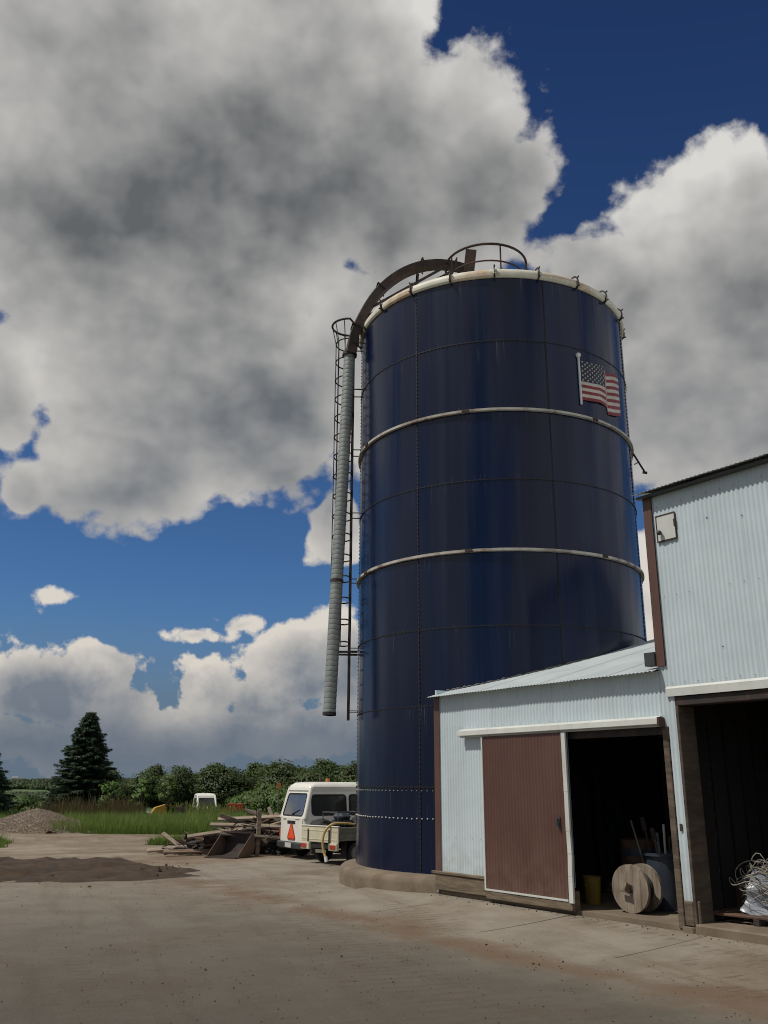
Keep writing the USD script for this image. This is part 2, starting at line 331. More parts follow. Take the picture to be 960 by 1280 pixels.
M['yellow'] = look('yellow_paint', (.62, .36, .04), (.48, .27, .035), .5, 4, dirt=(.25, .13, .05), dirt_amt=.35)
M['amber'] = look('amber_lens', (.55, .20, .05), None, .25, 4)
M['clear_lens'] = look('headlamp_lens', (.55, .57, .58), None, .15, 4, coat=.6)
M['plate'] = look('number_plate', (.6, .6, .55), None, .5, 4)
M['hose'] = look('yellow_hose', (.50, .36, .13), (.40, .28, .10), .5, 12)
M['ylwbucket'] = look('yellow_plastic', (.22, .14, .012), (.17, .11, .012), .5, 4)
M['bin'] = look('dark_blue_plastic', (.045, .058, .080), (.034, .044, .062), .5, 4)
M['barrel'] = look('barrel_rust', (.13, .07, .04), (.07, .04, .03), .7, 6)
M['wire'] = look('wire_grey', (.36, .33, .28), (.25, .23, .19), .6, 9)
M['sack'] = look('grey_plastic_sheet', (.20, .22, .25), (.30, .32, .35), .35, 3, bump=.3, bscale=14)
M['card'] = look('cardboard', (.50, .42, .28), (.42, .35, .23), .85, 4)
M['reel'] = look('reel_wood', (.29, .24, .185), (.17, .135, .10), .85, 2.2, bump=.4, bscale=14, stretch=(4, 4, 1), dirt=(.12, .085, .055), dirt_amt=.38, dirt_scale=2.2, coords='obj')
M['flag_red'] = look('flag_red', (.23, .016, .021), (.17, .014, .017), .45, 4)
M['flag_white'] = look('flag_white', (.54, .49, .41), (.46, .41, .34), .45, 4)
M['flag_blue'] = look('flag_blue', (.010, .012, .030), (.014, .016, .038), .45, 4)
M['pole'] = look('pole_white', (.72, .72, .72), (.62, .62, .62), .4, 4)
def glass_look(name, tint, rough=.03):
    g = Graph()
    gl = g.add('glossy_bsdf', 'BSDF', color=(.34, .35, .36), roughness=rough)
    tr = g.add('transparent_bsdf', 'BSDF', color=tint)
    b = g.add('mix_closure', 'closure', fac=g.m('multiply_add', g.add('fresnel', 'fac', IOR=1.5), 0.8, .03), closure1=tr, closure2=gl)
    b = g.add('mix_closure', 'closure', fac=.07, closure1=b, closure2=g.add('diffuse_bsdf', 'BSDF', color=(.34, .33, .30)))      # dust
    return usdkit.material(stage, f'/World/Looks/{name}', g.nodes, g.links, surface=b)
M['glass'] = glass_look('window_glass', (.38, .42, .42))

# ---------------------------------------------------------------- ground
def terrain(x, y):
    x, y = np.asarray(x, float), np.asarray(y, float); r = np.hypot(x, y)
    s = lambda v, a, b: (lambda t: t * t * (3 - 2 * t))(np.clip((v - a) / (b - a), 0, 1))
    z = -0.75 * s(r, 38, 66) - 2.2 * s(r, 60, 170) - 11.0 * s(r, 140, 620) - 5 * s(r, 700, 1300)
    z = z + s(r, 1500, 3200) * (27 + 6 * np.sin(x / 420.0 + 1) + 4 * np.sin(x / 170.0))
    z = z + s(r, 60, 120) * (meshkit.noise(np.stack([x / 60, y / 60, 0 * x], -1), 3) - .5) * .8
    return z
def ground_look():
    g = Graph(); pos = g.add('geometry', 'position')
    n = g.noise(pos, .9, 8, .65); n2 = g.noise(pos, .012, 4, .55); n3 = g.noise(pos, .11, 6, .6)
    grass = g.mix(g.sstep(n, .35, .65), (.060, .095, .022), (.095, .135, .035))
    far = g.mix(g.sstep(n2, .46, .54), (.050, .095, .026), (.075, .105, .036))      # fields of different crops
    sep = g.add('separate_xyz', 'x', vector=pos).split('.')[0]
    r = g.vm('length', pos, out='value')
    col = g.mix(g.sstep(r, 80, 160), g.mix(g.m('multiply', g.sstep(n3, .55, .7), .5), grass, (.09, .075, .04)), far)
    b = g.add('principled_bsdf', 'BSDF', base_color=col, roughness=.95, normal=g.add('bump', 'normal', height=n, strength=.5, distance=.15))
    return usdkit.material(stage, '/World/Looks/ground_look', g.nodes, g.links, surface=b)
def yard_look(name, light, dark, dirt, amt, concrete=True):
    g = Graph(); pos = g.add('geometry', 'position')
    n = g.noise(pos, 1.2, 8, .66); n2 = g.noise(pos, .33, 6, .6, .6); n3 = g.noise(pos, 24.0, 4, .65); n4 = g.noise(pos, 6.0, 6, .65)
    col = g.mix(g.sstep(n, .34, .68), light, dark)
    col = g.mix(g.m('multiply', g.sstep(n2, 1 - amt - .15, 1 - amt + .15), .7), col, dirt)
    run = g.add('vector_rotate', 'vector', rotate_type='z_axis', vector=pos, angle=math.radians(-110))       # x runs along the drive
    st = g.noise(g.vm('multiply', run, (.16, 1.9, 1)), 1.0, 6, .62, .4)
    col = g.mix(g.m('multiply', g.sstep(st, .52, .72), .45), col, dirt)
    if concrete:
        # cloud shade over the foreground painted into the colour, and brown silt that has settled in the low line in front of the apron
        wall = g.vm('dot_product', pos, tuple(N_), out='value'); along = g.vm('dot_product', pos, tuple(D_), out='value')
        front = g.m('subtract', OFF, wall)                            # metres in front of the buildings
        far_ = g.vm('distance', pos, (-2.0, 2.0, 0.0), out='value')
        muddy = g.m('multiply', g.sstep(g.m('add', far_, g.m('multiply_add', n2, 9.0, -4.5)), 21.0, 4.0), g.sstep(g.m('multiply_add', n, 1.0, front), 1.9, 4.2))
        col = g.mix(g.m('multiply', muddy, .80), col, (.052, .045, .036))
        line = g.m('add', g.m('multiply_add', g.noise(pos, .35, 3, .5), 2.2, -1.1), g.m('subtract', front, g.m('multiply_add', along, -.035, 2.75)))
        silt = g.sstep(g.m('absolute', g.m('add', line, g.m('multiply_add', n4, .5, -.25))), .62, .05)
        silt = g.m('multiply', silt, g.sstep(g.noise(g.vm('multiply', pos, (1, 1, 1)), .5, 5, .6), .36, .56))
        col = g.mix(g.m('multiply', silt, .75), col, (.140, .088, .054))
        # tread marks of tractor tyres
        lug = g.add('wave_texture', 'fac', wave_type='bands', bands_direction='x', profile='sine', vector=run, scale=1.6, distortion=3.2, detail=2.0, detail_scale=1.5)
        strip = g.sstep(g.noise(g.vm('multiply', run, (.05, 1.1, 1)), 1.0, 2, .4), .53, .60)
        tread = g.m('multiply', g.m('multiply', g.sstep(lug, .50, .85), strip), g.sstep(n4, .36, .56))
        col = g.mix(g.m('multiply', tread, .34), col, (.085, .058, .038))
        scuff = g.m('multiply', g.sstep(g.noise(g.vm('multiply', run, (11.0, 2.6, 1)), 1.0, 4, .6), .54, .68), g.sstep(n2, .46, .58))
        col = g.mix(g.m('multiply', scuff, .50), col, (.075, .050, .033))
    col = g.mix(g.m('multiply', g.sstep(n4, .58, .76), .32), col, tuple(c * .55 for c in dirt))
    col = g.mix(g.m('multiply', g.sstep(n3, .58, .76), .40), col, tuple(c * .5 for c in light))
    h = g.m('add', g.m('multiply', n3, .35), g.m('add', g.m('multiply', n4, .6), g.m('multiply', st, .6)))
    b = g.add('principled_bsdf', 'BSDF', base_color=col, roughness=g.m('multiply_add', n4, -.12, .93), specular_ior_level=.2, normal=g.add('bump', 'normal', height=h, strength=.6, distance=.03))
    return usdkit.material(stage, f'/World/Looks/{name}', g.nodes, g.links, surface=b)
AZ = -0.631
D_, N_ = np.array([math.sin(AZ), math.cos(AZ), 0]), np.array([math.cos(AZ), -math.sin(AZ), 0])
OFF = 10.2694
M['ground'] = ground_look()
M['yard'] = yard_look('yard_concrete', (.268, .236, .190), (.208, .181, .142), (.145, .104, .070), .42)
M['drive'] = yard_look('drive_dirt', (.29, .245, .185), (.21, .168, .12), (.125, .082, .050), .50, concrete=False)
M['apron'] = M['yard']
M['soil'] = look('dark_soil', (.040, .0225, .0105), (.066, .039, .020), .95, 3, bump=.8, bscale=22, dirt=(.028, .019, .013), dirt_amt=.45, dirt_scale=4)

na, radii = 240, np.concatenate([[0], np.geomspace(2, 9000, 110)])
aa = np.arange(na) * 2 * PI / na
gv = np.vstack([[[0, 0, 0]]] + [np.c_[r * np.sin(aa), r * np.cos(aa), np.zeros(na)] for r in radii[1:]])
gv[:, 2] = terrain(gv[:, 0], gv[:, 1]) - .03
gf = [[0, 1 + (j + 1) % na, 1 + j] for j in range(na)]
for i in range(len(radii) - 2):
    a, b = 1 + i * na, 1 + (i + 1) * na
    for j in range(na):
        k = (j + 1) % na; gf += [[a + j, b + k, b + j], [a + j, a + k, b + k]]
part(None, 'ground', (gv, np.array(gf)), M['ground'], smooth=True, kind='structure')

def ragged(poly, step=.35, amp=.25, seed=1, sc=1.3):
    p = sg.Polygon(poly).exterior; n = int(p.length / step)
    q = np.array([p.interpolate(i / n, normalized=True).coords[0] for i in range(n)])
    c = np.stack([q[:, 0] * sc, q[:, 1] * sc, 0 * q[:, 0]], -1)
    q[:, 0] += (meshkit.fbm(c, 4, seed) - .5) * 2 * amp; q[:, 1] += (meshkit.fbm(c, 4, seed + 9) - .5) * 2 * amp * 1.6
    return sg.Polygon(q).buffer(0)
grass_wedge = ragged([(-7.5, 29.7), (-6.0, 28.9), (-4.4, 29.6), (-4.6, 31.0), (-6.2, 31.3)], seed=5)
grass_left = ragged([(-26, 26.6), (-13.2, 27.0), (-11.3, 28.0), (-11.9, 30.2), (-13.2, 32.4), (-26, 32.6)], seed=8)
drive = ragged([(-30, -20), (30, -20), (30, 44), (5, 41), (-2, 37.2), (-7.5, 35.0), (-9.5, 35.6), (-13.5, 35.9), (-18, 38.5), (-30, 40)], .5, .45, 2)
drive = drive.difference(grass_wedge).difference(grass_left)
def sheet(poly, z): return flat(poly, z)
part(None, 'dirt_drive', sheet(drive, 0.0), M['drive'], kind='structure')
yard = ragged([(-28, -18), (28, -18), (28, 22), (3, 27.5), (-1.5, 26.5), (-3.3, 23.3), (-6.5, 20.6), (-9, 18.6), (-28, 17.4)], .5, .35, 3)
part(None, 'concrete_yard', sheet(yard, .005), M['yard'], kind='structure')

# ---------------------------------------------------------------- building frame: local x runs along the front wall to the right, y into the building
ORG = N_ * OFF + D_ * 7.5
RZ = math.atan2(-D_[1], -D_[0])
def to_world(x, y, z=0.0): return ORG - D_ * x + N_ * y + np.array([0, 0, z])
SILO = np.array([2.5146, 19.1247])
sl = np.array([SILO[0], SILO[1], 0]) - ORG
SX, SY = float(-(D_ @ sl)), float(N_ @ sl)                           # the silo's axis in the building frame
R = 3.05

# sloping concrete apron in front of the doors, in separately poured slabs
ap = thing('concrete_apron', kind='structure')
cuts = [-6.6, -4.3, -1.95, .25, 3.0, 7.5, 12.5]
for i in range(len(cuts) - 1):
    a, b = cuts[i] + .008, cuts[i + 1] - .008
    v, f = [], []
    ys = np.linspace(-2.15, -.02, 8); xs = np.linspace(a, b, 7)
    for y in ys:
        for x in xs:
            t = (y + 2.15) / 2.13; z = .002 + .085 * t ** 1.6 + (.002 * t if i % 2 else 0)
            yy = y + (.25 * math.sin(x * .7) * .3 if y < -2 else 0)
            v.append(to_world(x, yy, z))
    nx = len(xs)
    for r_ in range(7):
        for c_ in range(nx - 1):
            k = r_ * nx + c_; f += [[k, k + 1, k + nx + 1], [k, k + nx + 1, k + nx]]
    v = np.array(v); f = np.array(f)
    if i == 0:                                                      # the slab beside the silo footing stops short of it
        pass
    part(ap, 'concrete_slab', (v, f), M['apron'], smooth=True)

# ---------------------------------------------------------------- silo
silo = thing('silo', 'tall dark blue steel silo with caged ladder and curved filling pipe', 'silo', (SILO[0], SILO[1], 0))
def arc_patch(r, a0, a1, z0, z1, na=14, nz=1, th=.006):
    a = np.linspace(a0, a1, na + 1); zz = np.linspace(z0, z1, nz + 1); v = []
    for rr in (r, r - th):
        for z in zz: v.append(np.c_[rr * np.sin(a), -rr * np.cos(a), np.full(na + 1, z)])
    v = np.vstack(v); n1 = na + 1; m = (nz + 1) * n1; f = []
    for i in range(nz):
        for j in range(na):
            k = i * n1 + j
            f += [[k, k + 1, k + n1 + 1, k + n1], [m + k, m + k + n1, m + k + n1 + 1, m + k + 1]]
    for j in range(na): t = nz * n1 + j; f += [[j, m + j, m + j + 1, j + 1], [t, t + 1, m + t + 1, m + t]]
    for i in range(nz): k = i * n1; e = k + na; f += [[k, k + n1, m + k + n1, m + k], [e, m + e, m + e + n1, e + n1]]
    return v, np.array(f)
ROWS = [.36, 1.795, 3.215, 4.63, 6.04, 7.46, 8.89, 10.42, 11.90]
STEP = 2 * PI / 7; SEAM0 = math.radians(-37.2)
for i in range(8):
    for k in range(7):
        a0 = SEAM0 + k * STEP; lap = .004 * ((k + i) % 2)
        part(silo, 'wall_sheet', arc_patch(R + lap, a0 - .006, a0 + STEP + .006, ROWS[i] - .02, ROWS[i + 1] + .02, 16, 1), M['silo'], smooth=30)
def bolt_mesh(pos, r=.0145, h=.014):
    c = []
    for a, z, ro in pos:
        er = np.array([math.sin(a), -math.cos(a), 0]); et = np.array([math.cos(a), math.sin(a), 0]); p = er * (R + ro) + [0, 0, z]
        base = [p + r * (math.cos(q) * et + math.sin(q) * np.array([0, 0, 1])) for q in np.arange(6) * PI / 3]
        v = np.array(base + [b + er * h - (b - p) * .25 for b in base] + [p + er * h])
        f = [[j, (j + 1) % 6, 6 + (j + 1) % 6] for j in range(6)] + [[j, 6 + (j + 1) % 6, 6 + j] for j in range(6)] + [[6 + j, 6 + (j + 1) % 6, 12] for j in range(6)]
        c.append((v, np.array(f)))
    return cat_(*c)
bp = []
for k in range(7):
    a = SEAM0 + k * STEP
    for z in np.arange(.42, 11.86, .085): bp.append((a, z, .006))
for z in ROWS[1:8]:
    for j in range(224): bp.append((j * 2 * PI / 224, z + .004, .006))
for k in range(7):
    a = SEAM0 + k * STEP; part(silo, 'seam_seal', arc_patch(R + .0075, a - .0045, a + .0045, .37, 11.86, 2, 1, .004), M['seal'])
for z in ROWS[1:8]: part(silo, 'seam_seal', arc_patch(R + .0078, 0, 2 * PI, z - .006, z + .012, 112, 1, .004), M['seal'], smooth=30)
part(silo, 'seam_bolt', bolt_mesh(bp), M['bolt'], kind='stuff', label='dark bolts along the sheet seams')
part(silo, 'floor_bolt', bolt_mesh([(j * 2 * PI / 168, 1.257 + random.Random(j).uniform(-.004, .004), .002) for j in range(168)], .013, .02), M['whitecap'], kind='stuff', label='row of white bolt heads round the foot')
part(silo, 'floor_bolt', bolt_mesh([(j * 2 * PI / 168, 1.735, .004) for j in range(168)], .011, .015), M['rib'], kind='stuff', label='row of pale bolt heads below the lowest seam')
def band(r0, r1, z0, z1, a0=0, a1=2 * PI, n=112):                   # ring of rectangular section
    a = np.linspace(a0, a1, n + 1); full = abs(a1 - a0) > 6.28; v = []
    for r, z in ((r0, z0), (r1, z0), (r1, z1), (r0, z1)): v.append(np.c_[r * np.sin(a), -r * np.cos(a), np.full(n + 1, z)])
    v = np.vstack(v); m = n + 1; f = []
    for q in range(4):
        p = (q + 1) % 4
        for j in range(n): f.append([q * m + j, q * m + j + 1, p * m + j + 1, p * m + j])
    if not full: f += [[0, m, 2 * m, 3 * m], [n, 3 * m + n, 2 * m + n, m + n]]
    return v, np.array(f)[:, ::-1]
for zr in (8.886, 6.036):                                             # angle-iron stiffening rings in seven lengths with joint plates
    for k in range(7):
        a0 = SEAM0 + .35 + k * STEP
        rb = cat_(band(R + .006, R + .06, zr - .008, zr, a0 + .004, a0 + STEP - .004, 16), band(R + .052, R + .06, zr - .008, zr + .046, a0 + .004, a0 + STEP - .004, 16))
        p = part(silo, 'stiffening_ring', rb, M['rib'], smooth=30)
        a = a0; er, et = np.array([math.sin(a), -math.cos(a), 0]), np.array([math.cos(a), math.sin(a), 0])
        c = er * (R + .068) + [0, 0, zr + .022]
        part(p, 'joint_plate', beam(c - et * .07, c + et * .07, .012, .055, (0, 0, 1)), M['rust'])
# bracket left sticking out at the right end of the upper ring
a = math.radians(76); er, et = np.array([math.sin(a), -math.cos(a), 0]), np.array([math.cos(a), math.sin(a), 0])
p0 = er * (R + .05) + [0, 0, 8.86]; p1 = er * (R + .26) + et * .02 + [0, 0, 8.42]
part(silo, 'bracket', cat_(cyl(p0, p1, .022, 8), cyl(p1 - er * .05, p1 + er * .05 - [0, 0, .02], .03, 8), cyl(p0 + [0, 0, -.25], p0 + (p1 - p0) * .45, .012, 6)), M['dkrust'])
# cream curb round the top, 21 rolled lengths with clamps
for k in range(21):
    a0 = math.radians(-4.65) + k * 2 * PI / 21; a1 = a0 + 2 * PI / 21; aa_ = np.linspace(a0 + .006, a1 - .006, 7)
    prof = [(R - .03, 11.86), (R + .03, 11.86), (R + .062, 11.89), (R + .068, 11.95), (R + .055, 12.01), (R + .01, 12.06), (R - .10, 12.085), (R - .10, 12.02)]
    v = np.vstack([np.c_[r * np.sin(aa_), -r * np.cos(aa_), np.full(7, z)] for r, z in prof]); f = []
    for i in range(len(prof)):
        i2 = (i + 1) % len(prof)
        for j in range(6): f.append([i * 7 + j, i * 7 + j + 1, i2 * 7 + j + 1, i2 * 7 + j])
    s = part(silo, 'rim_segment', (v, np.array(f)), M['rim'], smooth=40)
    er, et = np.array([math.sin(a0), -math.cos(a0), 0]), np.array([math.cos(a0), math.sin(a0), 0])
    pts = [er * r + [0, 0, z] for r, z in [(R + .02, 11.82), (R + .085, 11.88), (R + .095, 11.98), (R + .075, 12.07), (R + .01, 12.135), (R - .10, 12.15)]]
    part(s, 'rim_clamp', cat_(*[beam(pts[i], pts[i + 1], .035, .014, et) for i in range(5)], cyl(pts[1] + er * .0, pts[1] + er * .05, .016, 6), cyl(pts[3], pts[3] + er * .05 + [0, 0, .03], .016, 6)), M['dkrust'])
part(silo, 'dome_roof', lathe([(R - .06, 12.02), (R - .5, 12.32), (2.0, 12.62), (1.2, 12.88), (.5, 12.97), (.02, 12.98)], 48), M['rim'], smooth=True)
part(silo, 'footing', lathe([(R + .33, -.05), (R + .335, .20), (R + .31, .285), (R + .26, .325), (R + .05, .345), (R - .1, .36)], 96), M['concrete_base'], smooth=35)
# guard rail and hatch on the roof
gr = part(silo, 'guard_rail', cat_(ring((-.03, 0, 14.05), .99, .028, 40, 6), band(.965, 1.01, 14.02, 14.08)) if False else ring((-.03, 0, 14.06), .99, .03, 40, 6), M['rust'], smooth=True)
part(gr, 'middle_rail', ring((-.03, 0, 13.62), .97, .02, 40, 6), M['rust'], smooth=True)
for ad in (-62, 14, 78, 140, 215): 
    er = np.array([math.sin(math.radians(ad)), -math.cos(math.radians(ad)), 0]) * .985 + [-.03, 0, 0]
    part(gr, 'post', beam(er + [0, 0, 12.85], er + [0, 0, 14.05], .045, .03, (1, 0, 0)), M['rust'])
# filling pipe: gooseneck over the rim, spiral pipe hanging down the left side
S3 = np.array([SILO[0], SILO[1], 0])
neck = smoothcurve(np.array([(-.79, 18.5, 11.30), (-.72, 18.5, 11.75), (-.58, 18.5, 12.17), (-.19, 18.7, 13.03), (.46, 18.9, 13.75), (1.15, 19.0, 14.04), (1.75, 19.1, 14.06), (2.15, 19.1, 13.90)]) - S3, 34)
nv, nf, prev = [], [], None
t = np.gradient(neck, axis=0); t /= np.linalg.norm(t, axis=1, keepdims=True)
side = np.array([.18, -.984, 0])
for i, p in enumerate(neck):                                        # open-bottomed square duct
    s_ = side - t[i] * (side @ t[i]); s_ /= np.linalg.norm(s_); u_ = np.cross(s_, t[i]); k_ = i / 33; w = .175 - .05 * k_; h = .20 - .08 * k_
    for a_, b_ in ((-w, -h * .6), (-w, h * .5), (-w * .8, h * .62), (w * .8, h * .62), (w, h * .5), (w, -h * .6)): nv.append(p + s_ * a_ + u_ * b_)
for i in range(33):
    for j in range(6): k = (j + 1) % 6; nf.append([i * 6 + j, i * 6 + k, i * 6 + 6 + k, i * 6 + 6 + j])
nf = np.array(nf)
gn = part(silo, 'gooseneck', cat_((np.array(nv), nf), (np.array(nv[:6]), np.array([[0, 1, 4, 5], [1, 2, 3, 4]]))), M['rust'], smooth=30)
for i in (8, 15, 22, 28):
    s_ = side; u_ = np.cross(s_, t[i]); p = neck[i]
    part(gn, 'flange', cat_(*[beam(p + t[i] * .0 + a_, p + b_, .03, .03, t[i]) for a_, b_ in ((s_ * -.17 + u_ * -.12, s_ * -.17 + u_ * .13), (s_ * -.17 + u_ * .13, s_ * .17 + u_ * .13), (s_ * .17 + u_ * .13, s_ * .17 + u_ * -.12))]), M['dkrust'])
part(gn, 'outlet_box', beam(np.array([1.98, 19.0, 13.2]) - S3, np.array([2.12, 19.0, 14.40]) - S3, .26, .24, (0, 1, 0)), M['rust'])
for a_, b_ in (((-.50, 18.45, 12.25), (1.80, 18.6, 13.72)), ((-.42, 18.5, 12.5), (1.5, 18.75, 13.85)), ((-.42, 18.75, 12.25), (-.50, 18.6, 12.3)), ((.75, 18.9, 13.1), (.8, 18.95, 13.75))):
    part(gn, 'stay_bar', beam(np.array(a_) - S3, np.array(b_) - S3, .05, .05), M['dkrust'])
ptop, pbot = np.array([-.808, 18.5, 11.34]) - S3, np.array([-1.085, 18.2, 3.18]) - S3
L_ = np.linalg.norm(ptop - pbot); nb = 76; prof = []
for i in range(nb):
    z = i * L_ / nb; q = L_ / nb
    prof += [(.128, z + .004), (.131, z + q * .5), (.128, z + q - .010), (.118, z + q - .004)]
v, f = lathe(prof + [(.128, L_)], 20)
tz = (ptop - pbot) / L_; tx = np.cross([0, 1, 0], tz); tx /= np.linalg.norm(tx); ty = np.cross(tz, tx)
TR = np.stack([tx, ty, tz], 1)
fp = part(silo, 'filling_pipe', (pbot + v @ TR.T, f), M['galv'], smooth=35)
for q, r_ in ((0.012, .137), (.545 * L_ * .62, .139), (L_ - .02, .17)):
    vv, ff = lathe([(r_ - .03, q - .03), (r_, q - .03), (r_, q + .03), (r_ - .03, q + .03)], 20); part(fp, 'pipe_collar', (pbot + vv @ TR.T, ff), M['dkrust'])
inner = lathe([(.115, .02), (.115, .5), (0.001, .5)], 20); part(fp, 'pipe_bore', (pbot + inner[0] @ TR.T, inner[1][:, ::-1]), M['dark'])
# caged ladder on the left
th = math.radians(-88.0); er, et = np.array([math.sin(th), -math.cos(th), 0]), np.array([math.cos(th), math.sin(th), 0])
Z0, Z1 = 3.13, 12.35; ro = R + .20
rail = lambda s_: beam(er * ro + et * s_ + [0, 0, Z0], er * ro + et * s_ + [0, 0, Z1], .035, .06, er)
ld = part(silo, 'ladder', rail(-.21), M['dkrust'])
part(ld, 'ladder_rail', rail(.21), M['dkrust'])
for z in np.arange(Z0 + .12, Z1, .305): part(ld, 'rung', cyl(er * ro - et * .21 + [0, 0, z], er * ro + et * .21 + [0, 0, z], .013, 6), M['rust'])
for z in (3.3, 4.6, 6.1, 7.6, 9.1, 10.6, 11.8):
    for s_ in (-.21, .21): part(ld, 'standoff', beam(er * (R) + et * s_ + [0, 0, z], er * ro + et * s_ + [0, 0, z], .04, .012), M['rust'])
def hoop(z, r=.34, depth=.42, tr=.015):
    a = np.linspace(-PI / 2, PI / 2, 15)
    pts = [er * (ro) - et * .21] + [er * (ro + .10 + (depth - .10) * math.cos(q)) + et * r * math.sin(q) for q in a] + [er * ro + et * .21]
    return np.array(pts) + [0, 0, z]
zs = np.arange(4.72, 12.0, .475)
for i, z in enumerate(zs): part(ld, 'cage_hoop', tube(hoop(z), .016, 5), M['dkrust'] if i % 3 else M['rust'])
part(ld, 'cage_hoop', tube(hoop(12.32, .42, .52), .026, 6), M['dkrust'])
for q in (-1.25, -.65, 0.0, .65, 1.25):
    p = er * (ro + .10 + .32 * math.cos(q)) + et * .34 * math.sin(q); p2 = er * (ro + .10 + .42 * math.cos(q)) + et * .42 * math.sin(q)
    part(ld, 'cage_bar', tube([p + [0, 0, zs[0]], p + [0, 0, zs[-1]], p2 + [0, 0, 12.32]], .011, 5), M['dkrust'])
part(ld, 'bottom_bar', cat_(beam(er * (R + .02) - et * .23 + [0, 0, 4.52], er * (ro + .35) - et * .20 + [0, 0, 4.52], .04, .04), beam(er * (R + .02) + et * .23 + [0, 0, 4.52], er * (ro + .35) + et * .20 + [0, 0, 4.52], .04, .04)), M['rust'])

# painted metal flag on the silo
def on_silo(px, py, off): return None
flag = thing('flag_sign', 'American flag on white pole fixed high on the blue silo', 'flag', (SILO[0], SILO[1], 0))
FL = dict(a0=28.35, w=16.6)
def fpt(u, v, off=.012):                                             # u 0..1 across, v 0..1 down, gives a point on the silo
    if u <= .60:
        k = u / .60; ang = 28.9 + 14.3 * k; zt = 10.185 + .10 * k - .035 * math.sin(k * PI); zb = 9.29 + .115 * k - .03 * math.sin(k * PI) - .16 * max(0, k - .7) / .3 * .5
        bow = .030 * math.sin(k * PI)
    else:
        k = (u - .60) / .40; ang = 43.6 + 11.4 * k; zt = 10.10 + .155 * k + .02 * math.sin(k * PI); zb = 9.165 + .16 * k - .03 * math.sin(k * PI)
        bow = .025 * math.sin(k * PI)
    ang = ang - .3 * v
    a_ = math.radians(ang); r = R + off + bow
    return np.array([r * math.sin(a_), -r * math.cos(a_), zt + (zb - zt) * v])
def fpatch(u0, u1, v0, v1, off, nu=6):
    us = np.linspace(u0, u1, nu + 1); v, n = [], nu + 1
    for o in (off, off - .006):
        for vv in (v0, v1): v += [fpt(u, vv, o) for u in us]
    f = []
    for j in range(nu):
        f += [[j, n + j, n + j + 1, j + 1], [2 * n + j, 2 * n + j + 1, 3 * n + j + 1, 3 * n + j], [n + j, 3 * n + j, 3 * n + j + 1, n + j + 1], [j, j + 1, 2 * n + j + 1, 2 * n + j]]
    return np.array(v), np.array(f)
for i in range(13):
    m = M['flag_red'] if i % 2 == 0 else M['flag_white']; v0, v1 = i / 13, (i + 1) / 13
    pcs = [fpatch(.605, 1.0, v0, v1, .014)]
    if i >= 7: pcs.append(fpatch(0.0, .60, v0, v1, .014))
    part(flag, 'stripe', cat_(*pcs), m, smooth=30)
part(flag, 'canton', fpatch(0, .60, 0, 7 / 13, .014, 8), M['flag_blue'], smooth=30)
for fo in range(13):                                                 # the fold between the two halves
    p = fpt(.60, fo / 13, .014); q = fpt(.60, (fo + 1) / 13, .014); p2 = fpt(.607, fo / 13, .014); q2 = fpt(.607, (fo + 1) / 13, .014)
    part(flag, 'fold', (np.array([p, q, q2, p2]), np.array([[0, 1, 2, 3]])), M['flag_red'] if fo % 2 == 0 else M['flag_white'])
for r_ in range(9):
    for c_ in range(6 if r_ % 2 == 0 else 5):
        u = .60 * ((c_ + .5) / 6 + (0 if r_ % 2 == 0 else 1 / 12)); v = 7 / 13 * (r_ + .75) / 9.5
        pts = []
        for k in range(10):
            rad = .028 if k % 2 == 0 else .0125; an = PI / 2 + k * PI / 5
            pts.append(fpt(min(.6, max(0, u + rad * math.cos(an) / 1.30)), v - rad * math.sin(an) / .92, .0165))
        part(flag, 'star', (np.array(pts + [fpt(u, v, .0165)]), np.array([[k, (k + 1) % 10, 10] for k in range(10)])), M['flag_white'])
a_ = math.radians(28.2); er2 = np.array([math.sin(a_), -math.cos(a_), 0]) * (R + .03)
fpole = part(flag, 'pole', cyl(er2 + [0, 0, 9.17], er2 + [0, 0, 10.25], .024, 10), M['pole'], smooth=True)
part(fpole, 'ball', xf(tm(trimesh.creation.icosphere(2, .055)), t=er2 + [0, 0, 10.27]), M['pole'], smooth=True)

# ---------------------------------------------------------------- metal buildings
PW, AMP = .068, .0052
def corr(x0, x1, zlo, zhi, y=0.0, n=8, slope=None, back=True):
    """Corrugated sheet in the xz plane (ribs upright); zlo / zhi may be functions of x."""
    k = max(2, int(round((x1 - x0) / PW * n))); xs = np.linspace(x0, x1, k + 1)
    yy = y - AMP * np.sin(2 * PI * xs / PW)
    lo = np.array([zlo(x) if callable(zlo) else zlo for x in xs]); hi = np.array([zhi(x) if callable(zhi) else zhi for x in xs])
    v = np.vstack([np.c_[xs, yy, lo], np.c_[xs, yy, hi]]); m = k + 1
    f = [[j, j + 1, m + j + 1, m + j] for j in range(k)]
    return v, np.array(f)
def sheets(parent, name, x0, x1, zlo, zhi, mat, y=0.0, w=.68):
    x = x0; i = 0
    while x < x1 - 1e-6:
        e = min(x1, math.floor((x + w + 1e-6) / PW) * PW if i == 0 and False else x + w)
        part(parent, name, corr(x, min(x1, e + .02), zlo, zhi, y - .0025 * (i % 2)), mat, smooth=True); x = e; i += 1
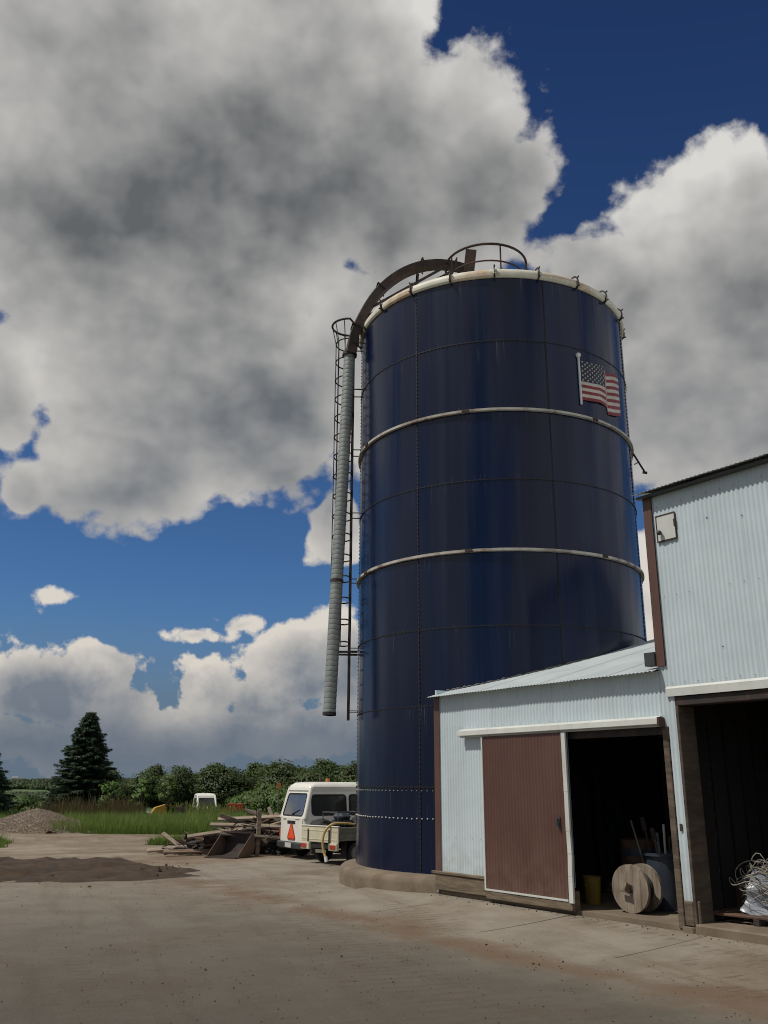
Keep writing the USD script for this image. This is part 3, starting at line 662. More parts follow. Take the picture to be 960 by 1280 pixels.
def roof_sheets(parent, x0, x1, y0, y1fun, z0, slope, mat, w=.68):
    x = x0; i = 0
    while x < x1 - 1e-6:
        e = min(x1, x + w); k = max(2, int(round((e + .02 - x) / PW * 8))); xs = np.linspace(x, e + .02, k + 1)
        bump = AMP * np.sin(2 * PI * xs / PW) + .003 * (i % 2)
        yb = np.array([y1fun(q) for q in xs])
        v = np.vstack([np.c_[xs, np.full(k + 1, y0), z0 + slope * y0 + bump], np.c_[xs, yb, z0 + slope * yb + bump]])
        v2 = v - [0, 0, .0015]
        m = k + 1; f = np.array([[j, j + 1, m + j + 1, m + j] for j in range(k)])
        part(parent, 'roof_sheet', cat_((v, f), (v2, f[:, ::-1])), mat, smooth=True); x = e; i += 1

shed = thing('lean_to_shed', 'low white corrugated shed with brown sliding door beside the silo', 'shed', ORG, RZ)
barn = thing('metal_barn', 'tall white corrugated metal barn with wide dark doorway', 'barn', ORG, RZ)
W = M['wall']
EZ, SLP = 3.372, .285
sheets(shed, 'wall_sheet', -4.90, -1.88, .44, 3.345, W)
sheets(shed, 'wall_sheet', -1.885, -.165, 2.60, 3.345, W, w=.6)
sheets(shed, 'wall_sheet', -.075, .055, .45, 3.40, W, w=1)
sheets(shed, 'wall_sheet', -.165, -.075, 2.60, 3.40, W, y=.002, w=1)
def roof_back(x):
    dx = abs(x - SX)
    return 4.5 if dx >= R + .03 else min(4.5, max(-.13, SY - math.sqrt((R + .03) ** 2 - dx * dx)))
roof_sheets(shed, -5.04, -.14, -.16, roof_back, EZ, SLP, M['roof'])
sealp = []
for x in np.linspace(-5.04, SX + R + .01, 50): sealp.append((x, roof_back(x) + .005, EZ + SLP * roof_back(x) + .012 + .008 * math.sin(x * 37) + .006 * math.sin(x * 91)))
part(shed, 'roof_seal', tube(sealp, [.020 + .008 * math.sin(i * 2.3) for i in range(50)], 7), M['flash'], smooth=True)
part(shed, 'corner_trim', cat_(box((-5.0, -.022, .43), (-4.86, -.012, 3.35)), box((-5.0, -.012, .43), (-4.99, .16, 3.35))), M['brown'])
part(shed, 'end_wall', box((-4.985, .0, .12), (-4.95, .46, 3.46)), M['wall'])
part(shed, 'sill_beam', cbox((-4.98, -.055, .16), (-3.62, .10, .405), .012), M['woodh'])
part(shed, 'sill_beam', cbox((-3.61, -.035, .10), (-1.90, .10, .40), .012), M['woodh'])
part(shed, 'sill_board', cbox((-5.06, -.075, .408), (-3.66, .06, .452), .008), M['woodh'])
# sliding door and its track
door = part(shed, 'door', cat_(corr(-3.67, -1.905, .29, 2.60, -.095), box((-3.66, -.082, .30), (-1.92, -.045, 2.58))), M['brown'], smooth=30)
part(door, 'edge_trim', cat_(box((-3.685, -.112, .265), (-3.655, -.06, 2.60))), M['trim'])
tr = [(-1.905, 2.60), (-1.895, 1.75), (-1.902, 1.20), (-1.885, .90), (-1.905, .60), (-1.90, .245)]
for i in range(5):                                                   # battered white edge strip
    (xa, za), (xb, zb) = tr[i], tr[i + 1]
    part(door, 'edge_trim', beam((xa + .025, -.095 - .006 * (i % 2), za), (xb + .025, -.097 - .006 * ((i + 1) % 2), zb + .003), .035, .075, (1, 0, 0)), M['trim'])
part(door, 'bottom_trim', box((-3.655, -.114, .262), (-1.94, -.075, .288)), M['trim'])
part(door, 'bottom_rail', cbox((-3.67, -.105, .145), (-1.875, -.045, .258), .006), M['woodh'])
part(door, 'handle', cat_(box((-2.065, -.115, 1.235), (-2.015, -.105, 1.40)), beam((-2.04, -.15, 1.27), (-2.04, -.15, 1.37), .022, .022), box((-2.05, -.15, 1.27), (-2.03, -.11, 1.285)), box((-2.05, -.15, 1.355), (-2.03, -.11, 1.37))), M['flash'])
track = part(shed, 'door_track', cat_((lambda pr: (np.vstack([np.c_[np.full(5, x), pr] for x in (-4.24, -.155)]), np.array([[i, i + 1, 5 + i + 1, 5 + i] for i in range(4)])))(np.array([(-.008, 2.745), (-.05, 2.738), (-.135, 2.705), (-.142, 2.632), (-.12, 2.622)])), box((-4.235, -.09, 2.60), (-.16, -.06, 2.66))), M['trim'])
part(track, 'track_end', box((-.155, -.135, 2.60), (-.125, -.01, 2.72)), M['rust'])
part(shed, 'door_header', cbox((-1.88, .01, 2.50), (-.10, .12, 2.615), .006), M['dkrust'])
part(shed, 'jamb_post', cbox((-.175, -.018, .12), (-.085, .12, 2.60), .006), M['wood'])
part(shed, 'corner_post', cbox((-.075, .012, .10), (.14, .05, .46), .01), M['wood'])
part(shed, 'corner_post', cbox((-.078, -.012, .16), (.058, .012, .448), .01), M['wood'])
part(shed, 'post_foot', hull([(-.09 + .1 * math.cos(a) + .08, -.03 + .05 * math.sin(a), z) for a in np.arange(8) * PI / 4 for z in (.05, .15)]), M['concrete_base'])
# inside: boarded walls, floor
def boards(parent, p, q, z0, z1, n, nrm, mat):
    p, q = np.array(p, float), np.array(q, float)
    for i in range(n):
        a, b = p + (q - p) * (i / n + .004), p + (q - p) * ((i + 1) / n - .004)
        v = np.array([[*(pt + nrm * o), z] for pt in (a, b) for o in (0, .03 + .006 * (i % 3)) for z in (z0, z1)]); part(parent, 'inner_board', hull(v), mat)
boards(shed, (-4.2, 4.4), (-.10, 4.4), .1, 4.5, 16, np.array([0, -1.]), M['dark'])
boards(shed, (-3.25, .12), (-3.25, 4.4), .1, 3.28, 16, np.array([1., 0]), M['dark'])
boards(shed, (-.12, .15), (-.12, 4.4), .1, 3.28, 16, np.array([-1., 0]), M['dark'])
part(shed, 'floor_slab', extrude([(-4.9, .0), (-.09, .0), (-.09, 4.4), (-3.4, 4.4), (-3.45, 3.0), (-4.0, 1.6), (-4.9, .6)], .15), M['concrete_base'])
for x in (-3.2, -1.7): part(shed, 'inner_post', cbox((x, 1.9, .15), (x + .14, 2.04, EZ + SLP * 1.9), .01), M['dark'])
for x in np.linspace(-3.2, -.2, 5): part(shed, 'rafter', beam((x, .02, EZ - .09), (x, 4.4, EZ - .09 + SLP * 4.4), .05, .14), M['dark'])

# barn
sheets(barn, 'wall_sheet', -.03, 4.66, 3.055, 5.86, W)
sheets(barn, 'wall_sheet', 4.66, 11.5, .25, 5.86, W)
part(barn, 'corner_trim', cat_(box((-.165, -.03, 3.40), (-.028, -.018, 5.83)), box((-.165, -.018, 3.40), (-.155, .14, 5.83))), M['brown'])
part(barn, 'corner_flashing', box((-.335, -.06, 3.415), (-.168, .05, 3.60)), M['flash'])  # dark box left of the foot of the brown trim
part(barn, 'header_trim', cat_(box((-.05, -.035, 2.985), (4.7, -.012, 3.085)), (np.array([[-.05, -.036, 3.086], [4.7, -.036, 3.086], [4.7, -.010, 3.12], [-.05, -.010, 3.12]]), np.array([[0, 1, 2, 3]]))), M['trim'])
part(barn, 'door_header', cbox((.05, .0, 2.86), (4.66, .20, 2.983), .008), M['dkrust'])
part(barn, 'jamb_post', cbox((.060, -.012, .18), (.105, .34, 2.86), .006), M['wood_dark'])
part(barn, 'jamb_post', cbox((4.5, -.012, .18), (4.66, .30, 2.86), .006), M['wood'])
B0, BS = 5.90, .22
roof_sheets(barn, -.25, 11.6, -.17, lambda x: 5.0, B0, BS, M['roof'])
part(barn, 'rear_roof', (np.array([[-.25, 5, B0 + 5 * BS], [11.6, 5, B0 + 5 * BS], [11.6, 10.2, B0], [-.25, 10.2, B0]]), np.array([[0, 1, 2, 3]])), M['roof'])
part(barn, 'eave_board', box((-.22, -.10, 5.80), (11.5, -.012, 5.835)), M['flash'])
endp = [(0, 0.0), (10, 0.0), (10, 5.86), (5, 5.86 + 5 * BS), (0, 5.86)]
for x in (-.14, 11.48):
    v, f = extrude(endp, .03); part(barn, 'end_wall', (np.c_[x + v[:, 2], v[:, 0] + .02, v[:, 1]], f), M['wall'])
part(barn, 'back_wall', box((-.1, 9.9, 0), (11.5, 9.95, 5.86)), M['wall'])
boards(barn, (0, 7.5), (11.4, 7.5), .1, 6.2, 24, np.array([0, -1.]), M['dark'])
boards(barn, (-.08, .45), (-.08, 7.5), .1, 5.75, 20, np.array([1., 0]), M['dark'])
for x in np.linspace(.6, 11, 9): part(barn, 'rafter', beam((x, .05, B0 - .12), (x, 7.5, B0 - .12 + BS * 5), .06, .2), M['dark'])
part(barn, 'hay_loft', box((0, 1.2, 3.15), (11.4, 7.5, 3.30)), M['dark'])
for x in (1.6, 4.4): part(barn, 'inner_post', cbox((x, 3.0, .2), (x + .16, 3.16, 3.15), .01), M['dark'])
slab = cbox((.10, -.07, -.02), (11.4, 7.6, .20), .018)
part(barn, 'floor_slab', slab, M['concrete_base'])
hatch = part(barn, 'hatch', cat_(box((.045, -.024, 5.135), (.335, -.012, 5.49))), M['trim'])
part(hatch, 'hatch_frame', cat_(box((.025, -.030, 5.49), (.35, -.012, 5.505)), box((.025, -.03, 5.118), (.35, -.012, 5.134)), box((.028, -.028, 5.134), (.043, -.012, 5.49)), box((.337, -.028, 5.134), (.352, -.012, 5.49))), M['rust'])
part(hatch, 'knob', cat_(cyl((.105, -.024, 5.24), (.105, -.055, 5.24), .016, 10), xf(tm(trimesh.creation.icosphere(2, .036)), t=(.105, -.075, 5.24))), M['flash'], smooth=30)
part(hatch, 'hinge', box((.325, -.036, 5.30), (.355, -.022, 5.40)), M['rust'])
rng = random.Random(4); sc = []
def screw(x, z, y=-.0115, r=.007):
    a = np.arange(6) * PI / 3
    v = np.vstack([np.c_[x + r * np.cos(a), np.full(6, y), z + r * np.sin(a)], [[x, y - .006, z]]]); return v, np.array([[6, i, (i + 1) % 6] for i in range(6)])
for zrow in (4.35, 5.65): sc += [screw(x * PW - .017, zrow + rng.uniform(-.01, .01)) for x in range(1, 170, 3) if rng.random() < .8]
sc += [screw(x * PW - .017, 3.16 + rng.uniform(-.01, .01)) for x in range(1, 70, 3)]
sc += [screw(rng.uniform(.2, 4), rng.uniform(3.2, 5.6), r=.011) for _ in range(9)]
part(barn, 'screw', cat_(*sc), M['rust'], kind='stuff')
sc = [screw(-4.9 + x * PW + .017, z + rng.uniform(-.006, .006)) for z in (1.0, 2.78, 3.1) for x in range(0, 44, 3)]
part(shed, 'screw', cat_(*sc), M['galv'], kind='stuff')
part(shed, 'number_tag', box((-.03, -.017, 1.28), (.01, -.012, 1.37)), M['rust'])

# ---------------------------------------------------------------- things in the doorways
def wthing(name, label, cat, x, y, z, rz=0.0, group=None): return thing(name, label, cat, to_world(x, y, z), RZ + rz, group)
reel = wthing('cable_reel', 'wooden cable reel standing on edge in the shed doorway', 'cable reel', -1.22, .36, .152)
RR = .315
disc = sg.Point(0, RR).buffer(RR, 40)
for q, (ya, yb) in enumerate(((0, .05), (.27, .32))):
    for k, (xa, xb) in enumerate(zip(np.linspace(-RR, RR, 6)[:-1], np.linspace(-RR, RR, 6)[1:])):
        pl = disc.intersection(sg.box(xa + .0018, -1, xb - .0018, 2)); v, f = extrude(pl, (yb - ya) + .002 * (k % 2))
        part(reel, 'flange_plank', (np.c_[v[:, 0], ya + v[:, 2], v[:, 1]], f[:, ::-1]), M['reel'])
part(reel, 'drum', cyl((0, .05, RR), (0, .27, RR), .15, 24), M['reel'], smooth=30)
wind = [xf(ring((0, 0, 0), .16 + .02 * (i % 2), .022, 24, 5), rotx(PI / 2), (0, .075 + i * .037, RR)) for i in range(6)]
part(reel, 'wound_cable', cat_(*wind), M['black'], smooth=True, kind='stuff')
part(reel, 'hub_plate', cat_(box((-.05, -.008, RR - .05), (.05, 0, RR + .05))), M['dkrust'])
part(reel, 'peg', cat_(beam((0, -.10, RR + .05), (0, .0, RR - .0), .035, .09), beam((-.12, -.055, RR - .035), (.03, -.075, RR - .02), .03, .035)), M['woodh'])
yb = wthing('bucket', 'yellow plastic bucket standing beside the brown door', 'bucket', -2.22, .72, .152)
part(yb, 'bucket_body', lathe([(.02, .0), (.115, 0), (.135, .36), (.142, .36), (.142, .385), (.13, .385), (.11, .02), (.02, .02)], 24), M['ylwbucket'], smooth=35)
part(yb, 'bail_handle', tube([(-.14, 0, .36), (-.10, -.05, .30), (0, -.145, .26), (.10, -.05, .30), (.14, 0, .36)], .006, 5), M['galv'])
bn = wthing('waste_bin', 'dark blue round bin full of sticks behind the reel', 'bin', -1.20, 1.16, .152)
part(bn, 'bin_body', lathe([(.02, 0), (.22, 0), (.255, .40), (.28, .72), (.31, .72), (.31, .76), (.27, .76), (.24, .40), (.21, .05), (.02, .05)], 28), M['bin'], smooth=35)
SL = [('long pale stick leaning furthest left in the bin', -.34, 1.12, 'plank2'), ('dark stick leaning left in the bin, second from the left', -.24, 1.0, 'plank3'), ('grey pipe leaning left in the bin', -.15, .95, 'galv'), ('short brown stick in the middle of the bin', -.05, .86, 'plank1'), ('bright thin rod standing upright in the bin', .02, 1.08, 'trim'), ('brown stick standing at the back of the bin', .08, .98, 'plank0'), ('dark rod leaning right against the bin rim', .16, .92, 'rust')]
for i, (lb, lean, ln, mt_) in enumerate(SL):
    o = wthing('stick', lb, 'stick', -1.20 + lean * .5, 1.16 + .06 * (i % 3 - 1), .22)
    top = (lean * ln * .8, .05 * (i % 3 - 1), ln)
    part(o, 'shaft', cyl((0, 0, 0), top, .014 + .004 * (i % 3), 7), M[mt_])
    if i in (1, 3): part(o, 'blade', beam(np.array(top) - [0, 0, .02], np.array(top) + [-.04, 0, .17], .08, .012, (0, 1, 0)), M['dkrust'])
br = wthing('barrel', 'rusty brown barrel in the dark behind the reel', 'barrel', -2.0, 1.60, .152)
part(br, 'barrel_body', lathe([(.02, .0), (.28, 0), (.29, .02), (.28, .05), (.28, .29), (.29, .31), (.28, .33), (.28, .58), (.29, .60), (.28, .62), (.28, .87), (.29, .89), (.27, .89), (.26, .86), (.02, .86)], 28), M['barrel'], smooth=35)
part(br, 'barrel_band', lathe([(.283, .66), (.285, .67), (.285, .75), (.283, .76)], 28), M['bin'], smooth=35)
pal = wthing('pallet', 'rusty low steel pallet carrying the wire heap', 'pallet', .50, .80, .203, .12)
for i in range(4): part(pal, 'slat', cbox((-.55, -.42 + i * .23, .075), (.75, -.26 + i * .23, .105), .006), M['barrel'])
for x in (-.5, .1, .68): part(pal, 'runner', cbox((x - .04, -.42, 0), (x + .04, .45, .075), .006), M['dkrust'])
cr = wthing('crate', 'dark rusty open crate behind the pallet', 'crate', .16, 1.30, .203, .1)
for (lo, hi) in (((-.22, -.2, 0), (.22, -.17, .40)), ((-.22, .17, 0), (.22, .2, .40)), ((-.22, -.17, 0), (-.19, .17, .40)), ((.19, -.17, 0), (.22, .17, .40))): part(cr, 'side', cbox(lo, hi, .006), M['barrel'])
part(cr, 'bottom', box((-.19, -.17, .0), (.19, .17, .03)), M['dkrust'])
wr = wthing('wire_heap', 'tangled heap of loose grey wire in the barn doorway', 'wire', .52, .95, .31)
rng = random.Random(5); loops = []
for i in range(150):
    c = np.array([rng.gauss(0, .10), rng.gauss(0, .10), .32 + rng.gauss(0, .10)]); rx, ry = rng.uniform(.12, .27), rng.uniform(.10, .23)
    Rm = rotz(rng.uniform(0, 6.28)) @ rotx(rng.gauss(0, .7)) ; a = np.linspace(0, rng.uniform(3.5, 6.9), 18)
    p = np.c_[rx * np.cos(a), ry * np.sin(a), .04 * np.sin(3 * a + i)] @ Rm.T + c; p[:, 2] = np.maximum(p[:, 2], .01)
    loops.append(tube(p, .0045 if i % 3 else .006, 4))
part(wr, 'wire_loop', cat_(*loops), M['wire'], smooth=True, kind='stuff')
def crumple(nx, ny, w, h, amp, seed):
    u, v = np.meshgrid(np.linspace(0, 1, nx), np.linspace(0, 1, ny)); p = np.c_[u.ravel() * w, 0 * u.ravel(), v.ravel() * h]
    p[:, 1] = (meshkit.fbm(np.c_[u.ravel() * 3, v.ravel() * 3, 0 * u.ravel()], 3, seed) - .5) * amp
    f = [[j * nx + i, j * nx + i + 1, (j + 1) * nx + i + 1, (j + 1) * nx + i] for j in range(ny - 1) for i in range(nx - 1)]
    v_, f_ = cat_((p, np.array(f))); return cat_((v_, f_), (v_ + [0, .004, 0], f_[:, ::-1]))
sk = wthing('plastic_sheet', 'crumpled grey plastic sheet lying against the wire heap', 'sheet', .33, .62, .31, .15)
part(sk, 'sheet_body', xf(crumple(16, 16, .78, .54, .26, 3), rotx(-.35) @ roty(.25)), M['sack'], smooth=True)
cb = wthing('cardboard', 'pale piece of cardboard leaning on the wire heap', 'cardboard', .30, .78, .52, .5)
part(cb, 'cardboard_body', xf(cbox((0, 0, 0), (.24, .012, .22), .003), rotx(-.3) @ roty(.6)), M['card'])

# ---------------------------------------------------------------- vehicles
def rrect(x0, z0, x1, z1, r=.06):
    return sg.box(x0 + r, z0 + r, x1 - r, z1 - r).buffer(r, 5)
def heading(h): return PI / 2 - h
def panel(poly, th, origin, ex, ez):
    """Extrudes a (u, w) polygon: u along ex, w along ez, thickness inwards."""
    ex, ez = np.array(ex, float), np.array(ez, float); nn = np.cross(ex, ez); nn /= np.linalg.norm(nn)
    v, f = extrude(poly, th); return np.array(origin) + v[:, :1] * ex + v[:, 1:2] * ez - v[:, 2:3] * nn, f
def wheel(parent, x, y, r=.265, w=.15):
    s = 1 if y > 0 else -1
    t = lathe([(r * .62, -w / 2), (r * .93, -w / 2), (r, -w / 2 + .03), (r, w / 2 - .03), (r * .93, w / 2), (r * .62, w / 2)], 28)
    rot = rotx(PI / 2)
    tp = part(parent, 'wheel', xf(t, rot, (x, y, r)), M['black'], smooth=35)
    rim = lathe([(.01, s * -w * .30), (r * .2, s * -w * .34), (r * .5, s * -w * .22), (r * .63, s * -w * .42), (r * .66, s * -w * .5)], 24)
    part(tp, 'rim', xf(rim, rot, (x, y, r)), M['galv'], smooth=35)
def kei_van(name, label, group=None):
    t = thing(name, label, 'van', (0, 0, 0), 0, group)
    P = M['white_paint']
    def outline(z, xr, xf_, hw, r=.14, n=5):
        pts = []
        for cx, cy, a0 in ((xf_ - r, hw - r, 0), (xr + r, hw - r, PI / 2), (xr + r, -hw + r, PI), (xf_ - r, -hw + r, 1.5 * PI)):
            for k in range(n + 1): a = a0 + k * PI / 2 / n; pts.append((cx + r * math.cos(a), cy + r * math.sin(a), z))
        return pts
    low = outline(.30, -1.56, 1.60, .66) + outline(.42, -1.61, 1.66, .70) + outline(.98, -1.62, 1.62, .70) + outline(1.02, -1.615, 1.58, .694)
    body = trimesh.convex.convex_hull(np.array(low))
    for x in (-.98, 1.02):
        for y in (-.66, .66):
            c = trimesh.creation.cylinder(.33, .36, sections=28); c.apply_transform(trimesh.transformations.rotation_matrix(PI / 2, (1, 0, 0))); c.apply_translation((x, y, .27))
            body = trimesh.boolean.difference([body, c], engine='manifold')
    part(t, 'body', tm(body), P, smooth=25)
    for x in (-.98, 1.02):
        for y in (-.6, .6): wheel(t, x, y)
    zb, zt = 1.015, 1.70
    dx_r, dx_f, dy = .19, -.50, -.07
    h = zt - zb
    # sides with three windows each, rear with one, windscreen
    for s in (1, -1):
        sidep = sg.Polygon([(-1.60, 0), (1.56, 0), (1.08, h), (-1.43, h)])
        wins = [rrect(-1.40, .05, -.36, .56, .10), rrect(-.27, .05, .36, .56, .08), sg.Polygon([(.46, .05), (1.34, .05), (1.02, .55), (.46, .55)]).buffer(-.05).buffer(.05)]
        wall = sidep
        for q in wins: wall = wall.difference(q)
        ez = np.array([0, s * dy / h, 1.0])
        o = np.array([0, s * .692, zb]); ex = np.array([1.0, 0, 0])
        mk = lambda pl, th, off: (lambda vf: (np.asarray(vf[0]), np.asarray(vf[1])[:, ::-1] if s > 0 else vf[1]))((lambda v, f: (o + np.array([0, s * off, 0]) + v[:, :1] * ex + v[:, 1:2] * ez - v[:, 2:3] * np.array([0, s, 0]), f))(*extrude(pl, th)))
        part(t, 'side_panel', mk(wall, .03, 0), P, smooth=20)
        for q in wins:
            fr = part(t, 'side_window', mk(q.buffer(.012).difference(q.buffer(-.022)), .02, .004), M['black'])
            part(fr, 'pane', mk(q.buffer(-.01), .005, -.006), M['glass'])
    def slope_panel(poly, th, off, x0, dx, sgn):
        ez = np.array([dx / h, 0, 1.0]); v, f = extrude(poly, th); o = np.array([x0 + sgn * off, 0, zb])
        v = o + v[:, :1] * np.array([0, 1.0, 0]) + v[:, 1:2] * ez - v[:, 2:3] * np.array([sgn, 0, 0]); return v, (f if sgn > 0 else f[:, ::-1])
    for nm, x0, dx, sgn in (('rear', -1.615, dx_r, -1), ('front', 1.58, dx_f, 1)):
        poly = sg.Polygon([(-.665, 0), (.665, 0), (.60, h), (-.60, h)])
        win = sg.Polygon([(-.57, .03 if nm == 'rear' else .02), (.57, .03 if nm == 'rear' else .02), (.52, h - .10), (-.52, h - .10)]).buffer(-.08).buffer(.08)
        part(t, nm + '_panel', slope_panel(poly.difference(win), .03, 0, x0, dx, sgn), P, smooth=20)
        fr = part(t, 'rear_window' if nm == 'rear' else 'windscreen', slope_panel(win.buffer(.012).difference(win.buffer(-.025)), .02, .004, x0, dx, sgn), M['black'])
        part(fr, 'pane', slope_panel(win.buffer(-.01), .005, -.006, x0, dx, sgn), M['glass'])
    for s in (1, -1):
        part(t, 'pillar', tube([(-1.575, s * .655, zb - .04), (-1.385, s * .59, zt + .03)], .058, 10), P, smooth=True)
        part(t, 'pillar', tube([(1.53, s * .655, zb - .04), (1.04, s * .59, zt + .03)], .058, 10), P, smooth=True)
    roof = outline(1.68, -1.46, 1.10, .635, .12) + outline(1.735, -1.45, 1.08, .64, .12) + outline(1.80, -1.42, 1.02, .615, .12) + outline(1.875, -1.33, .86, .52, .16) + outline(1.895, -1.15, .65, .38, .2)
    rf = part(t, 'roof', tm(trimesh.convex.convex_hull(np.array(roof))), P, smooth=28)
    part(rf, 'roof_gutter', cat_(*[box((-1.43, s * .645 - .008, 1.755), (1.04, s * .645 + .008, 1.770)) for s in (1, -1)]), M['trim'])
    part(t, 'seat', cat_(cbox((.15, -.55, .75), (.30, -.08, 1.42), .04), cbox((.15, .08, .75), (.30, .55, 1.42), .04)), M['black'])
    part(t, 'seat', cbox((-.75, -.55, .8), (-.60, .55, 1.35), .04), M['black'])
    part(t, 'steering_wheel', xf(ring((0, 0, 0), .18, .014, 20, 5), roty(-.9), (.95, -.32, 1.12)), M['black'])
    # rear door details
    part(t, 'tailgate', xf(extrude(rrect(-.60, .40, .60, 1.00, .05), .012), np.array([[0, 0, -1], [-1, 0, 0], [0, 1, 0]]), (-1.617, 0, 0)), P, smooth=20)
    part(t, 'handle', cbox((-1.64, -.22, .845), (-1.625, .22, .925), .006), M['black'])
    part(t, 'badge', cat_(cbox((-1.637, .30, .94), (-1.628, .44, .975), .002), cbox((-1.637, -.45, .955), (-1.628, -.22, .975), .002)), M['galv'])
    part(t, 'rear_bumper', cbox((-1.70, -.69, .25), (-1.55, .69, .41), .03), M['flash'])
    for s in (1, -1): part(t, 'tail_lamp', cbox((-1.635, s * .64 - .04, .50), (-1.585, s * .64 + .04, .72), .008), M['red_lens'])
    part(t, 'number_plate', cbox((-1.716, -.165, .27), (-1.703, .165, .385), .003), M['plate'])
    # front details
    part(t, 'front_bumper', cbox((1.58, -.69, .26), (1.74, .69, .46), .03), P)
    for s in (1, -1): part(t, 'headlamp', cbox((1.60, s * .52 - .11, .60), (1.675, s * .52 + .11, .76), .02), M['clear_lens'])
    part(t, 'grille', cat_(*[cbox((1.645, -.38, .62 + .045 * i), (1.675, .38, .645 + .045 * i), .004) for i in range(3)]), M['flash'])
    part(t, 'number_plate', cbox((1.742, -.165, .30), (1.752, .165, .42), .003), M['plate'])
    for s in (1, -1): part(t, 'mirror', cat_(cbox((1.25, s * .80 - .07, 1.08), (1.31, s * .80 + .07, 1.26), .02), cyl((1.30, s * .68, 1.05), (1.28, s * .78, 1.12), .012, 6)), M['black'])
    for s in (1, -1):
        part(t, 'side_trim', box((-1.0, s * .703 - .004, .70), (1.0, s * .703 + .004, .725)), M['flash'])
        for x in (-.45, .42): part(t, 'door_handle', cbox((x - .06, s * .708 - .008, .86), (x + .06, s * .708 + .008, .90), .004), M['black'])
    # panel gaps, wheel-arch lips, sills
    for s in (1, -1):
        gaps = [box((x - .004, s * .7035 - .003, .38), (x + .004, s * .7035 + .003, 1.0)) for x in (-.40, .40, 1.18)]
        part(t, 'panel_gap', cat_(*gaps), M['black'])
        for x in (-.98, 1.02):
            a = np.linspace(.12, PI - .12, 14); part(t, 'arch_lip', tube(np.c_[x + .335 * np.cos(a), np.full(14, s * .700), .27 + .335 * np.sin(a)], .012, 5), M['flash'], smooth=True)
        part(t, 'sill', cbox((-.62, s * .685 - .012, .285), (.66, s * .685 + .012, .36), .006), M['flash'])
    part(t, 'rear_wiper', cat_(beam((-1.60, -.02, 1.10), (-1.565, -.34, 1.20), .014, .012), cyl((-1.62, -.02, 1.085), (-1.58, -.02, 1.10), .022, 8)), M['black'])
    return t
def place(o, x, y, h, z=0.0):
    UsdGeom.Xformable(o).ClearXformOpOrder(); xx = UsdGeom.Xformable(o)
    ops = {op.GetOpName(): op for op in xx.GetOrderedXformOps()}
    o.GetAttribute('xformOp:translate').Set(Gf.Vec3d(x, y, z))
    if not o.GetAttribute('xformOp:rotateZ').IsValid(): o.CreateAttribute('xformOp:rotateZ', Sdf.ValueTypeNames.Float)
    o.GetAttribute('xformOp:rotateZ').Set(math.degrees(heading(h)))
    o.GetAttribute('xformOpOrder').Set(['xformOp:translate', 'xformOp:rotateZ'])
van = kei_van('parked_van', 'white van seen from behind with orange-red sign on its tailgate')
place(van, -1.03, 25.44, math.radians(57))
em = sg.Polygon([(-.19, 0), (.19, 0), (.21, .06), (.035, .40), (-.035, .40), (-.21, .06)])
RX = np.array([[0, 0, -1], [-1, 0, 0], [0, 1, 0]])
e = part(van, 'slow_vehicle_sign', xf(extrude(em.buffer(-.03), .006), RX, (-1.640, -.03, .46)), M['orange_sign'])
part(e, 'sign_border', xf(extrude(em.difference(em.buffer(-.03)), .006), RX, (-1.641, -.03, .46)), M['red_lens'])
bc = part(van, 'beacon', lathe([(.01, 1.985), (.05, 1.98), (.06, 1.96), (.06, 1.91), (.065, 1.90), (.065, 1.885), (.01, 1.885)], 16, (-.62, -.10, 0)), M['amber'], smooth=35)
part(van, 'aerial', cyl((-.80, .0, 1.88), (-.80, .02, 2.12), .012, 6), M['woodh'])
fvan = kei_van('parked_van', 'white van standing far off in the long grass, facing the yard')
place(fvan, -12.62, 66.0, math.radians(180 - 16), -.72)

truck = thing('pickup_truck', 'small white flatbed pickup with yellow hose over its tailgate', 'pickup', (-.34, 23.80, 0), heading(math.radians(47)))
part(truck, 'bed_floor', cbox((-1.58, -.69, .60), (.42, .69, .66), .01), M['dkrust'])
tg = part(truck, 'tailgate', cat_(cbox((-1.63, -.70, .50), (-1.585, .70, .86), .012), cbox((-1.637, -.66, .56), (-1.63, .66, .58), .002), cbox((-1.637, -.66, .76), (-1.63, .66, .78), .002)), M['bed_paint'])
part(tg, 'top_rail', cbox((-1.645, -.705, .862), (-1.58, .705, .885), .006), M['white_paint'])
part(tg, 'hinge', cat_(*[cbox((-1.65, y - .02, .50), (-1.638, y + .02, .80), .003) for y in (-.38, .42)]), M['dkrust'])
for s in (1, -1):
    sg_ = part(truck, 'side_gate', cbox((-1.58, s * .68 - .02, .55), (.42, s * .68 + .02, .86), .01), M['bed_side'])
    part(sg_, 'rail_strip', cat_(*[cbox((-1.56, s * .703 - .004, z), (.40, s * .703 + .004, z + .02), .002) for z in (.60, .72, .82)]), M['bed_side'])
    part(truck, 'lamp_box', cbox((-1.66, s * .52 - .16, .33), (-1.57, s * .52 + .16, .50), .015), M['bed_paint'])
    part(truck, 'tail_lamp', cat_(cbox((-1.675, s * .55 - .10, .37), (-1.662, s * .55 + .10, .46), .004)), M['red_lens'])
part(truck, 'rear_crossmember', cbox((-1.60, -.34, .36), (-1.5, .34, .50), .01), M['black'])
part(truck, 'number_plate', cbox((-1.66, -.30, .27), (-1.65, .10, .345), .003), M['bed_side'])
part(truck, 'chassis_rail', cat_(beam((-1.55, -.33, .42), (1.5, -.33, .42), .08, .12), beam((-1.55, .33, .42), (1.5, .33, .42), .08, .12), cyl((-1.0, -.6, .265), (-1.0, .6, .265), .04, 8)), M['black'])
for x in (-1.0, 1.0):
    for y in (-.58, .58): wheel(truck, x, y)
